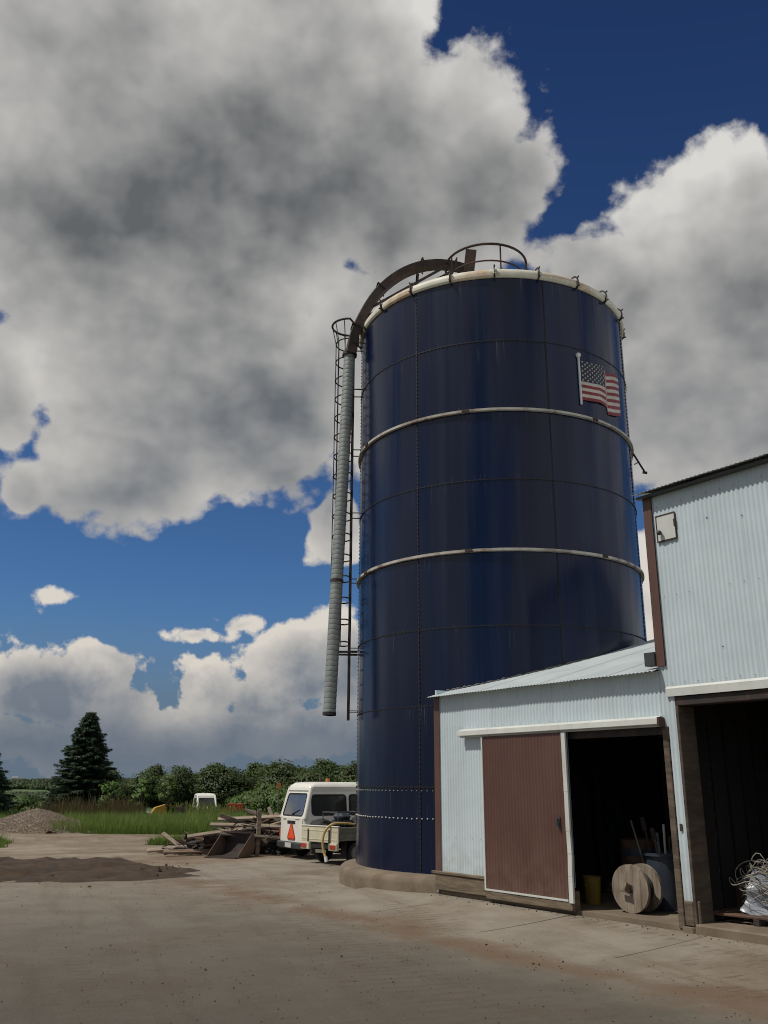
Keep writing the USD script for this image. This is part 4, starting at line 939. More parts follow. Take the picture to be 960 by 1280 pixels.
for s in (1, -1): part(truck, 'mud_flap', cbox((-1.36, s * .58 - .10, .18), (-1.345, s * .58 + .10, .56), .004), M['black'])
cab_l = [(x, y, z) for (x, z) in ((.46, .34), (1.62, .34), (1.66, .55), (1.55, .95), (.46, .95)) for y in (-.69, .69)]
part(truck, 'cab', hull(cab_l), M['white_paint'])
cw = sg.Polygon([(.46, .95), (1.55, .95), (1.18, 1.62), (.48, 1.62)])
win = sg.Polygon([(.60, 1.0), (1.40, 1.0), (1.12, 1.52), (.60, 1.52)])
for s in (1, -1):
    v, f = extrude(cw.difference(win), .04); v = np.c_[v[:, 0], s * (.685 - v[:, 2]), v[:, 1]]; part(truck, 'cab_side', (v, f if s < 0 else f[:, ::-1]), M['white_paint'])
    v, f = extrude(win, .006); v = np.c_[v[:, 0], s * (.668 - v[:, 2]), v[:, 1]]; part(truck, 'side_window', (v, f if s < 0 else f[:, ::-1]), M['glass'])
part(truck, 'cab_roof', cbox((.46, -.66, 1.60), (1.22, .66, 1.72), .05), M['white_paint'])
part(truck, 'cab_back', cbox((.46, -.66, .95), (.49, .66, 1.12), .005), M['white_paint'])
part(truck, 'rear_window', box((.47, -.60, 1.12), (.476, .60, 1.60)), M['glass'])
part(truck, 'windscreen', (np.array([[1.54, -.64, .96], [1.54, .64, .96], [1.17, .62, 1.61], [1.17, -.62, 1.61]]), np.array([[0, 1, 2, 3]])), M['glass'])
# load on the bed
TL = np.array([-.34, 23.80, 0.]); TRZ = heading(math.radians(47))
def on_truck(x, y, z): return TL + rotz(TRZ) @ np.array([x, y, 0]) + [0, 0, z]
hose_pts = [(-.75, -.55, .86), (-1.1, -.58, .92), (-1.42, -.52, .945), (-1.62, -.44, .915), (-1.74, -.36, .78), (-1.79, -.33, .58), (-1.79, -.36, .36), (-1.78, -.44, .20)]
hs = thing('hose', 'thick yellow hose hanging over the pickup tailgate', 'hose', TL, TRZ)
part(hs, 'hose_line', tube(smoothcurve(hose_pts, 40), .030, 10), M['hose'], smooth=True)
part(hs, 'end_fitting', cyl((-1.78, -.435, .21), (-1.775, -.47, .10), .042, 12), M['pole'], smooth=35)
pu = thing('pump', 'black engine pump with a carrying frame on the pickup bed', 'pump', on_truck(-1.00, -.12, .662), TRZ)
K = 1.3
part(pu, 'engine_block', xf(cat_(cbox((-.18, -.16, .0), (.16, .16, .24), .03), *[box((-.10 + .035 * i, -.19, .06), (-.085 + .035 * i, .19, .26)) for i in range(6)]), s=K), M['black'])
part(pu, 'fuel_tank', xf(cbox((-.16, -.14, .26), (.12, .14, .38), .05), s=K), M['bin'])
part(pu, 'pump_housing', xf(cyl((.16, 0, .14), (.34, 0, .14), .12, 18), s=K), M['black'], smooth=35)
part(pu, 'carrying_frame', xf(cat_(*[tube([(-.30, s * .22, 0), (-.30, s * .22, .40), (.36, s * .22, .40), (.36, s * .22, 0)], .014, 6) for s in (1, -1)], cyl((-.30, -.22, .40), (-.30, .22, .40), .014, 6), cyl((.36, -.22, .40), (.36, .22, .40), .014, 6)), s=K), M['flash'])
ba = thing('sack', 'black sack lying along the left of the pickup bed', 'sack', on_truck(-1.28, .36, .662), TRZ)
ico = trimesh.creation.icosphere(3, 1.0); v = np.array(ico.vertices); v *= (1 + .35 * (meshkit.fbm(v * 2.2 + 5, 3, 2) - .5))[:, None]
part(ba, 'sack_body', (v * [.30, .30, .19] + [0, 0, .17], np.array(ico.faces)), M['black'], smooth=True)
ba2 = thing('sack', 'black sack across the front of the pickup bed', 'sack', on_truck(-.45, -.30, .662), TRZ)
part(ba2, 'sack_body', (v[:, [1, 0, 2]] * [.34, .32, .25] + [0, 0, .23], np.array(ico.faces)[:, ::-1]), M['black'], smooth=True)
bd = thing('board', 'brown board lying across the pickup side gates', 'board', on_truck(-.55, -.52, .90), TRZ + .12)
part(bd, 'board_body', cbox((-.55, -.09, 0), (.85, .09, .035), .005), M['plank0'])
bd2 = thing('board', 'dark board lying along the left pickup gate', 'board', on_truck(-.7, .55, .90), TRZ + .05)
part(bd2, 'board_body', cbox((-.70, -.08, 0), (.60, .08, .03), .005), M['plank3'])

# machines half hidden in the grass
ym = thing('yellow_machine', 'yellow machine half hidden in the grass left of the far van', 'machine', (-12.25, 53.0, -.42), .35)
part(ym, 'hood', hull([(x, y, z) for x, z in ((-.95, .55), (-.7, .95), (-.1, 1.12), (.2, 1.1), (.3, .55)) for y in (-.38, .38)]), M['yellow'])
part(ym, 'fender', cat_(hull([(x, y, z) for x, z in ((.25, .5), (.35, .95), (.9, .98), (1.1, .6)) for y in (.30, .55)]), hull([(x, y, z) for x, z in ((.25, .5), (.35, .95), (.9, .98), (1.1, .6)) for y in (-.55, -.30)])), M['barrel'])
part(ym, 'seat', cat_(cbox((.45, -.22, .75), (.85, .22, .85), .03), cbox((.80, -.22, .85), (.9, .22, 1.12), .03)), M['black'])
part(ym, 'front_plate', cbox((-1.35, -.5, .40), (-.95, .5, .72), .04), M['trim'])
for x, y, r in ((-.6, -.42, .28), (-.6, .42, .28), (.65, -.6, .42), (.65, .6, .42)): wheel(ym, x, y, r, .2)
rm = thing('red_implement', 'red farm implement half hidden in grass right of the far van', 'implement', (-11.15, 68.0, -.80), .05)
part(rm, 'hopper', hull([(x, y, z) for x, y, z in [(-.05, -.4, .75), (.85, -.4, .75), (-.05, .4, .75), (.85, .4, .75), (-.15, -.5, 1.22), (.95, -.5, 1.22), (-.15, .5, 1.22), (.95, .5, 1.22)]]), M['redpaint'])
part(rm, 'drawbar', cat_(beam((-1.5, 0, .7), (0, 0, .8), .12, .12), cbox((-1.35, -.2, .72), (-.95, .2, 1.18), .04)), M['redpaint'])
for s in (-1, 1): wheel(rm, .4, s * .6, .33, .18)
om = thing('marker_post', 'orange marker on a post in the bushes behind the van', 'marker', (-6.75, 60.0, -.6))
part(om, 'post', cyl((0, 0, 0), (0, 0, 2.4), .04, 8), M['woodh'])
part(om, 'marker_head', hull([(x, y, z) for x, z in ((-.09, 2.15), (.11, 2.12), (.13, 2.45), (-.06, 2.50)) for y in (-.03, .03)]), M['orange'])

# ---------------------------------------------------------------- heaps
def heap_mesh(cx, cy, rx, ry, h, n=48, power=1.0, seed=1, amp=.15, z0=0.0):
    g_ = np.linspace(-1.15, 1.15, n); X, Y = np.meshgrid(g_, g_); r = np.hypot(X, Y)
    nz = meshkit.fbm(np.stack([X * 4, Y * 4, 0 * X], -1), 4, seed) - .5
    Z = h * np.clip(1 - (r * (1 + nz * .5)) ** power, 0, None) ** .95 + np.where(r < 1.05, nz * amp * h, 0); Z = np.maximum(Z, -.02 / max(h, .01) * h)
    v = np.c_[(cx + X * rx).ravel(), (cy + Y * ry).ravel(), (z0 + Z).ravel()]
    f = [[j * n + i, j * n + i + 1, (j + 1) * n + i + 1, (j + 1) * n + i] for j in range(n - 1) for i in range(n - 1) if r[j, i] < 1.1]
    return v, np.array(f)
def rocks(pos, sizes, seed=1):
    rng = np.random.default_rng(seed); base = np.array(trimesh.creation.icosahedron().vertices); bf = np.array(trimesh.creation.icosahedron().faces); ms = []
    for p, s in zip(pos, sizes):
        v = base * (1 + rng.uniform(-.3, .3, (12, 1))) * s * rng.uniform(.6, 1.2, 3)
        ms.append((v @ rotz(rng.uniform(0, 6.28)).T + p, bf))
    return cat_(*ms)
def stones_look():
    g = Graph(); r = g.add('geometry', 'random_per_island')
    col = g.ramp(r, [(0, (.20, .155, .12)), (.3, (.40, .33, .26)), (.6, (.52, .45, .375)), (.85, (.62, .57, .49)), (1, (.32, .24, .18))])
    b = g.add('principled_bsdf', 'BSDF', base_color=col, roughness=.9); return usdkit.material(stage, '/World/Looks/stones', g.nodes, g.links, surface=b)
M['stones'] = stones_look()
GX, GY = -14.0, 37.9
gp = thing('gravel_pile', 'heap of pale gravel beside the dirt drive', 'gravel pile', (GX, GY, 0))
hv = heap_mesh(0, 0, 2.7, 2.2, .88, 56, 1.0, 3, .10)
part(gp, 'heap', hv, M['drive'], smooth=True)
rng = np.random.default_rng(7); from scipy.interpolate import LinearNDInterpolator
hz = LinearNDInterpolator(hv[0][:, :2], hv[0][:, 2])
a_, r_ = rng.uniform(0, 6.283, 9000), np.sqrt(rng.uniform(0, 1.15, 9000))
P2 = np.c_[a_ * 0 + r_ * np.cos(a_) * 2.6, r_ * np.sin(a_) * 2.05]; Z2 = hz(P2[:, 0], P2[:, 1])
ok = ~np.isnan(Z2); part(gp, 'stone', rocks(np.c_[P2, Z2][ok], rng.uniform(.014, .040, ok.sum()), 2), M['stones'], kind='stuff')
# low ridge of dark soil across the yard
def soil(poly, h, name, seed):
    x0, y0, x1, y1 = poly.bounds; n, m = int((x1 - x0) / .16), int((y1 - y0) / .16); xs, ys = np.linspace(x0, x1, n), np.linspace(y0, y1, m)
    X, Y = np.meshgrid(xs, ys); import shapely
    pts = shapely.points(X.ravel(), Y.ravel()); inside = shapely.contains(poly, pts); d = np.where(inside, shapely.distance(poly.exterior, pts), -.1)
    q = np.stack([X.ravel() * .8, Y.ravel() * .8, 0 * X.ravel()], -1)
    Z = np.clip(d, 0, .9) / .9 * h * (.25 + 1.5 * meshkit.fbm(q, 3, seed)) + (meshkit.fbm(q * 5, 4, seed + 1) - .42) * .20 * np.clip(d * 3, 0, 1) - .01 * (d < 0)
    ins = inside.reshape(m, n); f = [[j * n + i, j * n + i + 1, (j + 1) * n + i + 1, (j + 1) * n + i] for j in range(m - 1) for i in range(n - 1) if ins[j:j + 2, i:i + 2].any()]
    part(None, name, (np.c_[X.ravel(), Y.ravel(), Z], np.array(f)), M['soil'], smooth=True, kind='stuff')
    return poly
sp = soil(ragged([(-14, 18.5), (-9, 18.4), (-6.0, 18.6), (-4.6, 19.0), (-3.7, 19.5), (-4.4, 20.2), (-4.0, 21.2), (-5.3, 22.0), (-6.0, 23.2), (-8.4, 23.2), (-14, 23.4)], .3, .30, 13), .12, 'dark_soil', 4)
rng = np.random.default_rng(3)
cl = np.c_[rng.uniform(-13, -4.4, 420), rng.normal(20.6, 1.0, 420), np.zeros(420)]
cl[:, 2] = .07 * np.clip(1 - np.abs(cl[:, 1] - 20.8) / 2.8, 0, 1)
part(None, 'soil_clods', rocks(cl, rng.uniform(.012, .05, 420) * rng.uniform(.4, 1, 420), 5), M['soil'], kind='stuff')
# small stones and clods strewn over the yard
n = 5200; st = np.c_[rng.uniform(-10, 9, n), 5 + 19 * rng.random(n) ** 1.3, np.full(n, .008)]
wl = np.array([N_[0] * p[0] + N_[1] * p[1] - OFF for p in st]); st = st[(wl < -.3)]
part(None, 'loose_stones', rocks(st, rng.uniform(.003, .010, len(st)) * np.where(rng.random(len(st)) < .015, 2.4, 1) * .85, 6), M['soil'], kind='stuff')
cn = []
for x in rng.uniform(-4.9, 11, 420):                                 # dirt gathered along the foot of the wall
    cn.append(to_world(x, -.04 - abs(rng.normal(0, .09)), .083))
part(None, 'wall_foot_dirt', rocks(np.array(cn), rng.uniform(.003, .012, len(cn)), 8), M['soil'], kind='stuff')

# ---------------------------------------------------------------- scrap heap
rng = random.Random(21)
HX, HY = -3.95, 26.6
def hx(px): return px
def plank(L, w, t, mat, seed):
    r = random.Random(seed); b = r.uniform(-.02, .02); xs = np.linspace(-L / 2, L / 2, 5); v = []
    for i, x in enumerate(xs):
        o = b * (1 - (2 * x / L) ** 2); e = r.uniform(-.03, .03) if i in (0, 4) else 0
        for yy, zz in ((-w / 2, -t / 2), (w / 2, -t / 2), (w / 2, t / 2), (-w / 2, t / 2)): v.append((x + e * (yy > 0), yy, zz + o))
    f = []
    for i in range(4):
        for k in range(4): q = (k + 1) % 4; f.append([i * 4 + k, i * 4 + q, i * 4 + 4 + q, i * 4 + 4 + k])
    f += [[0, 3, 2, 1], [16, 17, 18, 19]]; return np.array(v), np.array(f)
for i in range(190):
    u = rng.uniform(-1, 1); ht = .95 * max(0, 1 - abs(u - .45) ** 1.4 * .75) ; lay = rng.random()
    L = rng.uniform(.4, 1.9); z = .05 + lay * ht
    tn = rng.choice([0, 0, 1, 1, 2, 3])
    o = thing('scrap_plank', ['brown', 'grey-brown', 'pale', 'dark'][tn] + ' broken board ' + ('low in' if lay < .33 else 'half way up' if lay < .66 else 'high on') + ' the ' + ('left end' if u < -.5 else 'left half' if u < .1 else 'right half' if u < .6 else 'van end') + ' of the scrap heap', 'board', (HX + u * 1.55, HY + rng.uniform(-.8, 1.2) * (1 - lay * .5), z), rng.gauss(.15, .75), 'boards of the scrap heap')
    v, f = plank(L, rng.uniform(.04, .15), rng.uniform(.02, .05), None, i)
    part(o, 'board_body', xf((v, f), roty(rng.gauss(0, .22)) @ rotx(rng.gauss(0, .6))), M[f'plank{tn}'])
for i, (x, y, z, L, rz, tilt, m) in enumerate([(-3.45, 26.2, .95, 2.3, .10, -.05, 2), (-3.6, 25.8, .74, 2.3, -.06, .02, 2), (-2.9, 25.7, .62, 2.1, -.25, .12, 0), (-4.2, 25.6, .60, 2.2, .20, -.12, 2), (-3.4, 25.4, .48, 2.0, .05, .08, 1), (-5.3, 26.2, .16, 2.4, .35, -.06, 2), (-5.0, 25.4, .10, 1.8, .5, .02, 0)]):
    lb = ['long pale board lying highest on the scrap heap', 'pale board just under the highest one', 'reddish board slanting towards the white van', 'pale board on the left shoulder of the heap', 'dark board across the middle of the heap', 'long thin board reaching left onto the drive', 'board on the ground left of the loader bucket'][i]
    o = thing('long_board', lb, 'board', (x, y, z), rz); part(o, 'board_body', xf(plank(L, .16, .045, None, 100 + i), roty(tilt) @ rotx(.4)), M[f'plank{m}'])
for i in range(44):                                                  # twisted iron, pipes and brush in the heap
    u = rng.uniform(-1.1, 1); ht = .55 * max(0, 1 - abs(u - .4) ** 1.4 * .75)
    o = thing('scrap_iron', ['bent rusty pipe', 'crumpled rusty plate', 'rusty angle iron'][i % 3] + ' in the ' + ('left end' if u < -.4 else 'middle' if u < .4 else 'van end') + ' of the scrap heap', 'scrap iron', (HX + u * 1.6, HY + rng.uniform(-1.2, .6), .06 + rng.random() * ht), rng.uniform(0, 6.28), 'scrap iron of the heap')
    k = i % 3
    if k == 0: part(o, 'pipe', tube(smoothcurve([(-.5, 0, 0), (-.1, rng.uniform(-.2, .2), rng.uniform(0, .15)), (.2, rng.uniform(-.2, .2), rng.uniform(0, .2)), (.6, 0, rng.uniform(-.02, .25))], 12), rng.uniform(.015, .04), 7), M['rust'], smooth=True)
    elif k == 1: part(o, 'crumpled_plate', xf(crumple(7, 7, rng.uniform(.3, .7), rng.uniform(.25, .5), .3, i), rotx(rng.uniform(-1.2, 1.2))), M['dkrust'], smooth=40)
    else: part(o, 'angle_iron', cat_(beam((-.4, 0, 0), (.4, .1, rng.uniform(0, .3)), .09, .012), beam((-.4, .04, .04), (.4, .14, rng.uniform(.04, .3)), .012, .09)), M['rust'])
for i, (x, y, z, w, h, rz, lb) in enumerate([(-3.35, 25.75, .02, .9, .55, .25, 'black crumpled sheet at the foot of the scrap heap by the van'), (-5.0, 25.9, .02, .8, .35, -.3, 'black crumpled sheet at the left end of the scrap heap'), (-2.75, 25.6, .02, .6, .45, .5, 'small black sheet between the heap and the white van')]):
    o = thing('scrap_sheet', lb, 'sheet', (x - .4, y, z), rz); part(o, 'sheet_body', xf(crumple(12, 10, w, h, .35, 50 + i), rotx(-.5)), M['black'], smooth=True)
br_ = []
rb = random.Random(91)
for i in range(520):
    u = rb.uniform(-1.1, 1.0); ht = .9 * max(0, 1 - abs(u - .45) ** 1.4 * .75); L = rb.uniform(.25, .9); a, e = rb.uniform(0, 6.28), rb.gauss(.1, .35)
    c = np.array([HX + u * 1.6, HY + rb.uniform(-1.1, 1.0), .04 + rb.random() * ht]); d_ = np.array([math.cos(a) * math.cos(e), math.sin(a) * math.cos(e), math.sin(e)]) * L / 2
    p0_, p1_ = c - d_, c + d_; p0_[2] = max(p0_[2], .01); p1_[2] = max(p1_[2], .01)
    br_.append(tube([p0_, (p0_ + p1_) / 2 + np.array([rb.gauss(0, .03), rb.gauss(0, .03), rb.gauss(0, .02)]), p1_], [.014, .010, .005], 4))
part(None, 'brushwood', cat_(*br_), M['plank3'], kind='stuff', label='dry sticks and splinters through the scrap heap', cat='sticks')
po = thing('wooden_post', 'upright grey wooden post standing in the scrap heap', 'post', (-3.38, 25.45, 0), .3)
part(po, 'post_body', xf(cbox((-.055, -.04, 0), (.055, .04, 1.17), .006), roty(.02)), M['plank2'])
# loader bucket lying in front of the heap
bk = thing('loader_bucket', 'rusty steel loader bucket lying empty before the scrap heap', 'loader bucket', (-3.98, 24.95, 0.0), math.radians(-24))
UsdGeom.Xformable(bk).AddScaleOp().Set(Gf.Vec3f(.80, .80, .84))
prof = [(-.62, .02), (.10, .02), (.40, .10), (.48, .38), (.36, .70)]
for i in range(4):
    (xa, za), (xb, zb_) = prof[i], prof[i + 1]
    part(bk, ['cutting_floor', 'heel_plate', 'back_plate', 'top_plate'][i], beam((0, -xa, za), (0, -xb, zb_), 1.05, .02, (1, 0, 0)) if False else hull([(x, xa_ * 1.0, z_ + dz) for x in (-.58, .58) for xa_, z_ in ((xa, za), (xb, zb_)) for dz in (0, .022)]), M['dkrust'])
for s in (-1, 1):
    v, f = extrude([(-.60, .02), (.10, .02), (.40, .10), (.48, .38), (.36, .70), (.20, .66)], .02); part(bk, 'side_plate', (np.c_[s * .59 + v[:, 2] - .01, v[:, 0], v[:, 1]], f), M['bucket'])
part(bk, 'cutting_edge', cbox((-.60, -.72, .0), (.60, -.58, .03), .004), M['rust'])
part(bk, 'lip_bar', beam((-.6, .36, .71), (.6, .36, .71), .05, .05), M['rust'])
for x in (-.3, .3): part(bk, 'bracket', hull([(x + dx, y, z) for dx in (-.015, .015) for y, z in ((.48, .2), (.66, .3), (.62, .5), (.46, .55))]), M['dkrust'])

# ---------------------------------------------------------------- plants
def leaf_look(name, a, b, c, trans=.25):
    g = Graph(); r = g.add('geometry', 'random_per_island'); o = g.add('object_info', 'random')
    n = g.noise(g.add('geometry', 'position'), .8, 3, .5)
    col = g.ramp(g.m('add', g.m('multiply', r, .6), g.m('multiply', n, .4)), [(.1, a), (.5, b), (.9, c)])
    col = g.add('hsv', 'color', color=col, value=g.m('multiply_add', o, .5, .75), hue=g.m('multiply_add', o, .04, .48))
    p = g.add('principled_bsdf', 'BSDF', base_color=col, roughness=.55, specular_ior_level=.3)
    t = g.add('translucent_bsdf', 'BSDF', color=g.mix(.5, col, (.10, .16, .02)))
    b_ = g.add('mix_closure', 'closure', fac=trans, closure1=p, closure2=t)
    return usdkit.material(stage, f'/World/Looks/{name}', g.nodes, g.links, surface=b_)
M['needles'] = leaf_look('spruce_needles', (.026, .050, .026), (.055, .095, .048), (.10, .150, .085), .12)
M['leaf'] = leaf_look('tree_leaves', (.045, .070, .022), (.080, .115, .036), (.125, .165, .055))
M['bush'] = leaf_look('bush_leaves', (.065, .10, .026), (.105, .155, .04), (.16, .21, .06))
M['leaf_light'] = leaf_look('shrub_leaves', (.08, .13, .03), (.16, .22, .06), (.30, .34, .13), .35)
M['blade'] = leaf_look('grass_blades', (.165, .23, .055), (.26, .34, .085), (.37, .41, .15), .45)
M['dry'] = leaf_look('dry_grass', (.10, .07, .035), (.16, .105, .055), (.22, .15, .08), .2)
M['seed'] = leaf_look('pale_weeds', (.16, .19, .05), (.22, .24, .08), (.30, .30, .13), .3)
M['bark'] = look('bark', (.075, .055, .04), (.045, .033, .025), .9, 6, coords='obj', bump=.4, bscale=20)
def quads(c, ex, ey):                                               # leaf faces: centres and half axes, two triangles each
    n = len(c); v = np.stack([c - ex, c - ey * .7, c + ex, c + ey * .7], 1).reshape(-1, 3); i = np.arange(n)[:, None] * 4
    return v, np.hstack([i, i + 1, i + 2, i + 3])
def unit(v): return v / (np.linalg.norm(v, axis=-1, keepdims=True) + 1e-9)
def spruce(name, label, loc, H, Rb, seed, group=None):
    rng = np.random.default_rng(seed); t = thing(name, label, 'tree', loc, 0, group)
    part(t, 'trunk', tube([(0, 0, 0), (0, 0, H * .5), (0, 0, H * .98)], [.11 * H / 6, .07 * H / 6, .012], 8), M['bark'])
    C, EX, EY, limbs = [], [], [], []
    z = .04 * H
    while z < H * .97:
        k = z / H; rad = Rb * (1 - k) ** .80 * (1.0 if k > .1 else .75 + 2.5 * k); nb = int(7 + 12 * (1 - k)); ph = rng.uniform(0, 6.28)
        for b in range(nb):
            a = ph + b * 2 * PI / nb + rng.uniform(-.25, .25); L = rad * rng.uniform(.72, 1.16) + .05
            dr = np.array([math.cos(a), math.sin(a), 0]); lift = .32 * k - .18 + rng.uniform(-.08, .08)
            ns = max(5, int(L * 24)); s = np.linspace(.12, 1, ns)
            pts = dr * (s * L)[:, None]; pts[:, 2] = z + lift * s * L - .22 * L * s ** 2 + .20 * L * s ** 3
            limbs.append(tube([pts[0], pts[ns // 2], pts[-1]], [.018, .012, .004], 3))
            sd = np.cross(dr, [0, 0, 1])
            for q in range(4):                                        # sprays to both sides of the limb and hanging under it
                sgn = (1, -1, .4, -.4)[q]; wd = .10 + .16 * (1 - s) * min(1, L)
                dirn = unit(dr * .75 + sd * sgn * .9 + np.array([0, 0, -.35 - .25 * (abs(sgn) < .5)]) + rng.normal(0, .18, (ns, 3)))
                ln = (wd * rng.uniform(.7, 1.3, ns))[:, None]
                C.append(pts + dirn * ln); EX.append(dirn * ln * 1.05); EY.append(unit(np.cross(dirn, rng.normal(0, 1, (ns, 3)) * .5 + [0, 0, 1])) * (.030 + .02 * rng.random((ns, 1))))
        z += (.17 - .06 * k) * H / 6
    part(t, 'limbs', cat_(*limbs), M['bark'], kind='stuff')
    part(t, 'crown', quads(np.vstack(C), np.vstack(EX), np.vstack(EY)), M['needles'])
    return t.GetPrim() if hasattr(t, 'GetPrim') else t
spruce('spruce_tree', 'dark green spruce standing alone beyond the gravel heap', (-17.75, 55, -.45), 6.6, 2.55, 2)
spruce('spruce_tree', 'spruce cut off by the left edge of the photo', (-21.0, 47.6, -.30), 4.8, 2.5, 6)
def leafy(t, H, Rc, nb, nl, size, seed, mat, z0=.25, squash=1.0, clump=.30):
    """Broad-leaved crown: leaf faces in clumps round branch ends inside an uneven outline."""
    rng = np.random.default_rng(seed); limbs = [tube([(0, 0, 0), (.03 * H * rng.normal(), .03 * H * rng.normal(), H * .5), (0, 0, H * .85)], [.028 * H, .018 * H, .004 * H], 7)]
    C, EX, EY, MID = [], [], [], []
    for b in range(nb):
        d = unit(rng.normal(0, 1, 3)); rr = rng.uniform(.35, 1) ** .6
        c = np.array([d[0] * Rc * rr, d[1] * Rc * rr, H * (z0 + (1 - z0) * .5) + d[2] * H * (1 - z0) * .5 * rr * squash])
        c[:2] *= 1 - .45 * max(0, (c[2] / H - .6) / .4)
        limbs.append(tube([(0, 0, max(.08 * H, c[2] * .55)), c * [.6, .6, 1] - [0, 0, .08 * H], c], [.010 * H, .006 * H, .002 * H], 3))
        q = clump * Rc * rng.uniform(.6, 1.3); p = rng.normal(0, 1, (nl, 3)); p = unit(p) * (rng.random((nl, 1)) ** .45) * q * [1, 1, .75]
        C.append(c + p); MID.append(np.repeat((c * .75 + np.array([0, 0, H * .5]) * .25)[None], nl, 0)); nrm = unit(unit(p) + rng.normal(0, .5, (nl, 3)) + [0, 0, .3])
        e = unit(np.cross(nrm, rng.normal(0, 1, (nl, 3)))); s = size * rng.uniform(.6, 1.3, (nl, 1)); EX.append(e * s); EY.append(np.cross(nrm, e) * s)
    part(t, 'trunk', cat_(*limbs), M['bark']); cr_ = part(t, 'crown', quads(np.vstack(C), np.vstack(EX), np.vstack(EY)), mat); shade_outward(cr_, np.vstack(C), np.vstack(MID))
def shade_outward(prim, C, mid, up=.35):                              # leaf faces take the normal of the mass of foliage they belong to
    n = unit(unit(C - mid) + np.array([0, 0, up])); n = np.repeat(n, 4, axis=0).astype(np.float32)
    m = UsdGeom.Mesh(prim); m.CreateNormalsAttr(Vt.Vec3fArray.FromNumpy(n)); m.SetNormalsInterpolation('vertex')
def gz(x, y): return float(terrain(x, y))
# young shrubs with pale leaves beside the spruce
for i, (px, h, w, lb) in enumerate([(-14.9, 2.3, .9, 'pale-leaved young shrub right against the spruce'), (-13.4, 2.35, .55, 'pale-leaved young shrub, middle one right of the spruce'), (-12.0, 2.6, .75, 'tallest pale-leaved shrub above the yellow machine')]):
    t = thing('shrub', lb, 'shrub', (px, 51 + i * .6, gz(px, 51) + .1)); leafy(t, h, w, 26, 36, .075, 40 + i, M['leaf_light'], .12, 1.0, .32)
# trees behind: four kinds, copied
kinds = []
rng = np.random.default_rng(77)
spots = []
for i in range(25):                                                   # front row
    x = -62 + i * 3.2 + rng.uniform(-1.2, 1.2); spots.append((x, 205 + rng.uniform(-14, 14) - i * .9, rng.uniform(.85, 1.18)))
for i in range(30):                                                   # row behind it
    x = -84 + i * 3.5 + rng.uniform(-1.5, 1.5); spots.append((x, 252 + rng.uniform(-12, 12), rng.uniform(.95, 1.15) + .12 * (i > 14)))
tl = ['round', 'broad', 'tall narrow', 'pale']
def where(x, y):
    a = 480 + 1158 * x / y
    for lim, w_ in ((60, 'left of the spruce'), (145, 'behind the spruce'), (232, 'between the spruce and the far van'), (282, 'behind the far van'), (350, 'beyond the scrap heap'), (1e9, 'beyond the parked white van')):
        if a < lim: return w_
ORD = ['leftmost', 'second from left', 'third from left', 'fourth from left', 'fifth from left', 'sixth from left', 'seventh from left', 'eighth from left', 'ninth from left', 'tenth from left', 'eleventh from left', 'twelfth from left', 'thirteenth from left', 'fourteenth from left', 'fifteenth from left']
spots = [q for q in spots if -20 < 480 + 1158 * q[0] / q[1] < 468]
def rank(q, among): return ORD[min(14, sorted(p[0] / p[1] for p in among).index(q[0] / q[1]))]
def tlab(k, x, y):
    row = [p for p in spots if (p[1] < 230) == (y < 230) and where(p[0], p[1]) == where(x, y)]
    return f'{tl[k]} tree {where(x, y)}, {rank((x, y), row)}, {"near" if y < 230 else "far"} row'

protos = {}
for i, (x, y, s) in enumerate(spots):
    k = int(rng.integers(0, 4)); z = gz(x, y) - .1; rz = rng.uniform(0, 6.28); a_px = 480 + 1158 * x / y
    s = (.80 + .25 * s) * (.62 if a_px < 175 else .80 if a_px < 215 else .90 if a_px < 290 else 1.0)
    if k not in protos:
        t = thing('field_tree', tlab(k, x, y), 'tree', (x, y, z), rz, 'trees along the far field')
        leafy(t, [8.6, 8.0, 9.6, 7.6][k], [3.3, 4.0, 2.7, 3.4][k], 96, 84, .20, 60 + k, M['leaf'], .06, 1.0, .44); protos[k] = t
    else: dup(protos[k], (x, y, z), rz, tlab(k, x, y), 'trees along the far field', (float(s) * 1.4, float(s) * 1.4, float(s)))
# nearer bushes on the bank right of the far van
bl = ['broad', 'rounded']
def blab(k, x, y):
    row = [p for p in bushes if where(p[0], p[1]) == where(x, y)]
    return f'{bl[k]} green bush {where(x, y)}, {rank((x, y), row)} on the bank'
bp_ = {}
bushes = [(-8.6, 88, .9), (-6.4, 84, 1.15), (-4.4, 80, 1.3), (-2.6, 76, 1.35), (-.6, 74, 1.4), (-9.8, 100, 1.0), (-7.2, 96, 1.25), (-3.6, 90, 1.5), (-1.0, 88, 1.5), (1.5, 78, 1.5), (-19.5, 62, .55), (-24, 66, .7), (-28.5, 74, .85), (-5.0, 71, .8), (-2.2, 66, .95), (-12.6, 86, .95), (-11.3, 82, 1.1), (-10.1, 79, 1.2), (-9.0, 76, 1.3), (-14.2, 92, .9), (-8.2, 74, 1.2), (-7.0, 70, 1.0), (-10.6, 92, 1.45), (-12.0, 95, 1.3)]
for i, (x, y, s) in enumerate(bushes):
    k = i % 2
    if k not in bp_:
        t = thing('bush', blab(k, x, y), 'bush', (x, y, gz(x, y) - .05), i * 1.1, 'bushes on the bank'); leafy(t, 2.1, 1.75, 44, 60, .11, 80 + k, M['bush'], .02, 1.0, .36); bp_[k] = t
    else: dup(bp_[k], (x, y, gz(x, y) - .05), i * 1.1, blab(k, x, y), 'bushes on the bank', s)

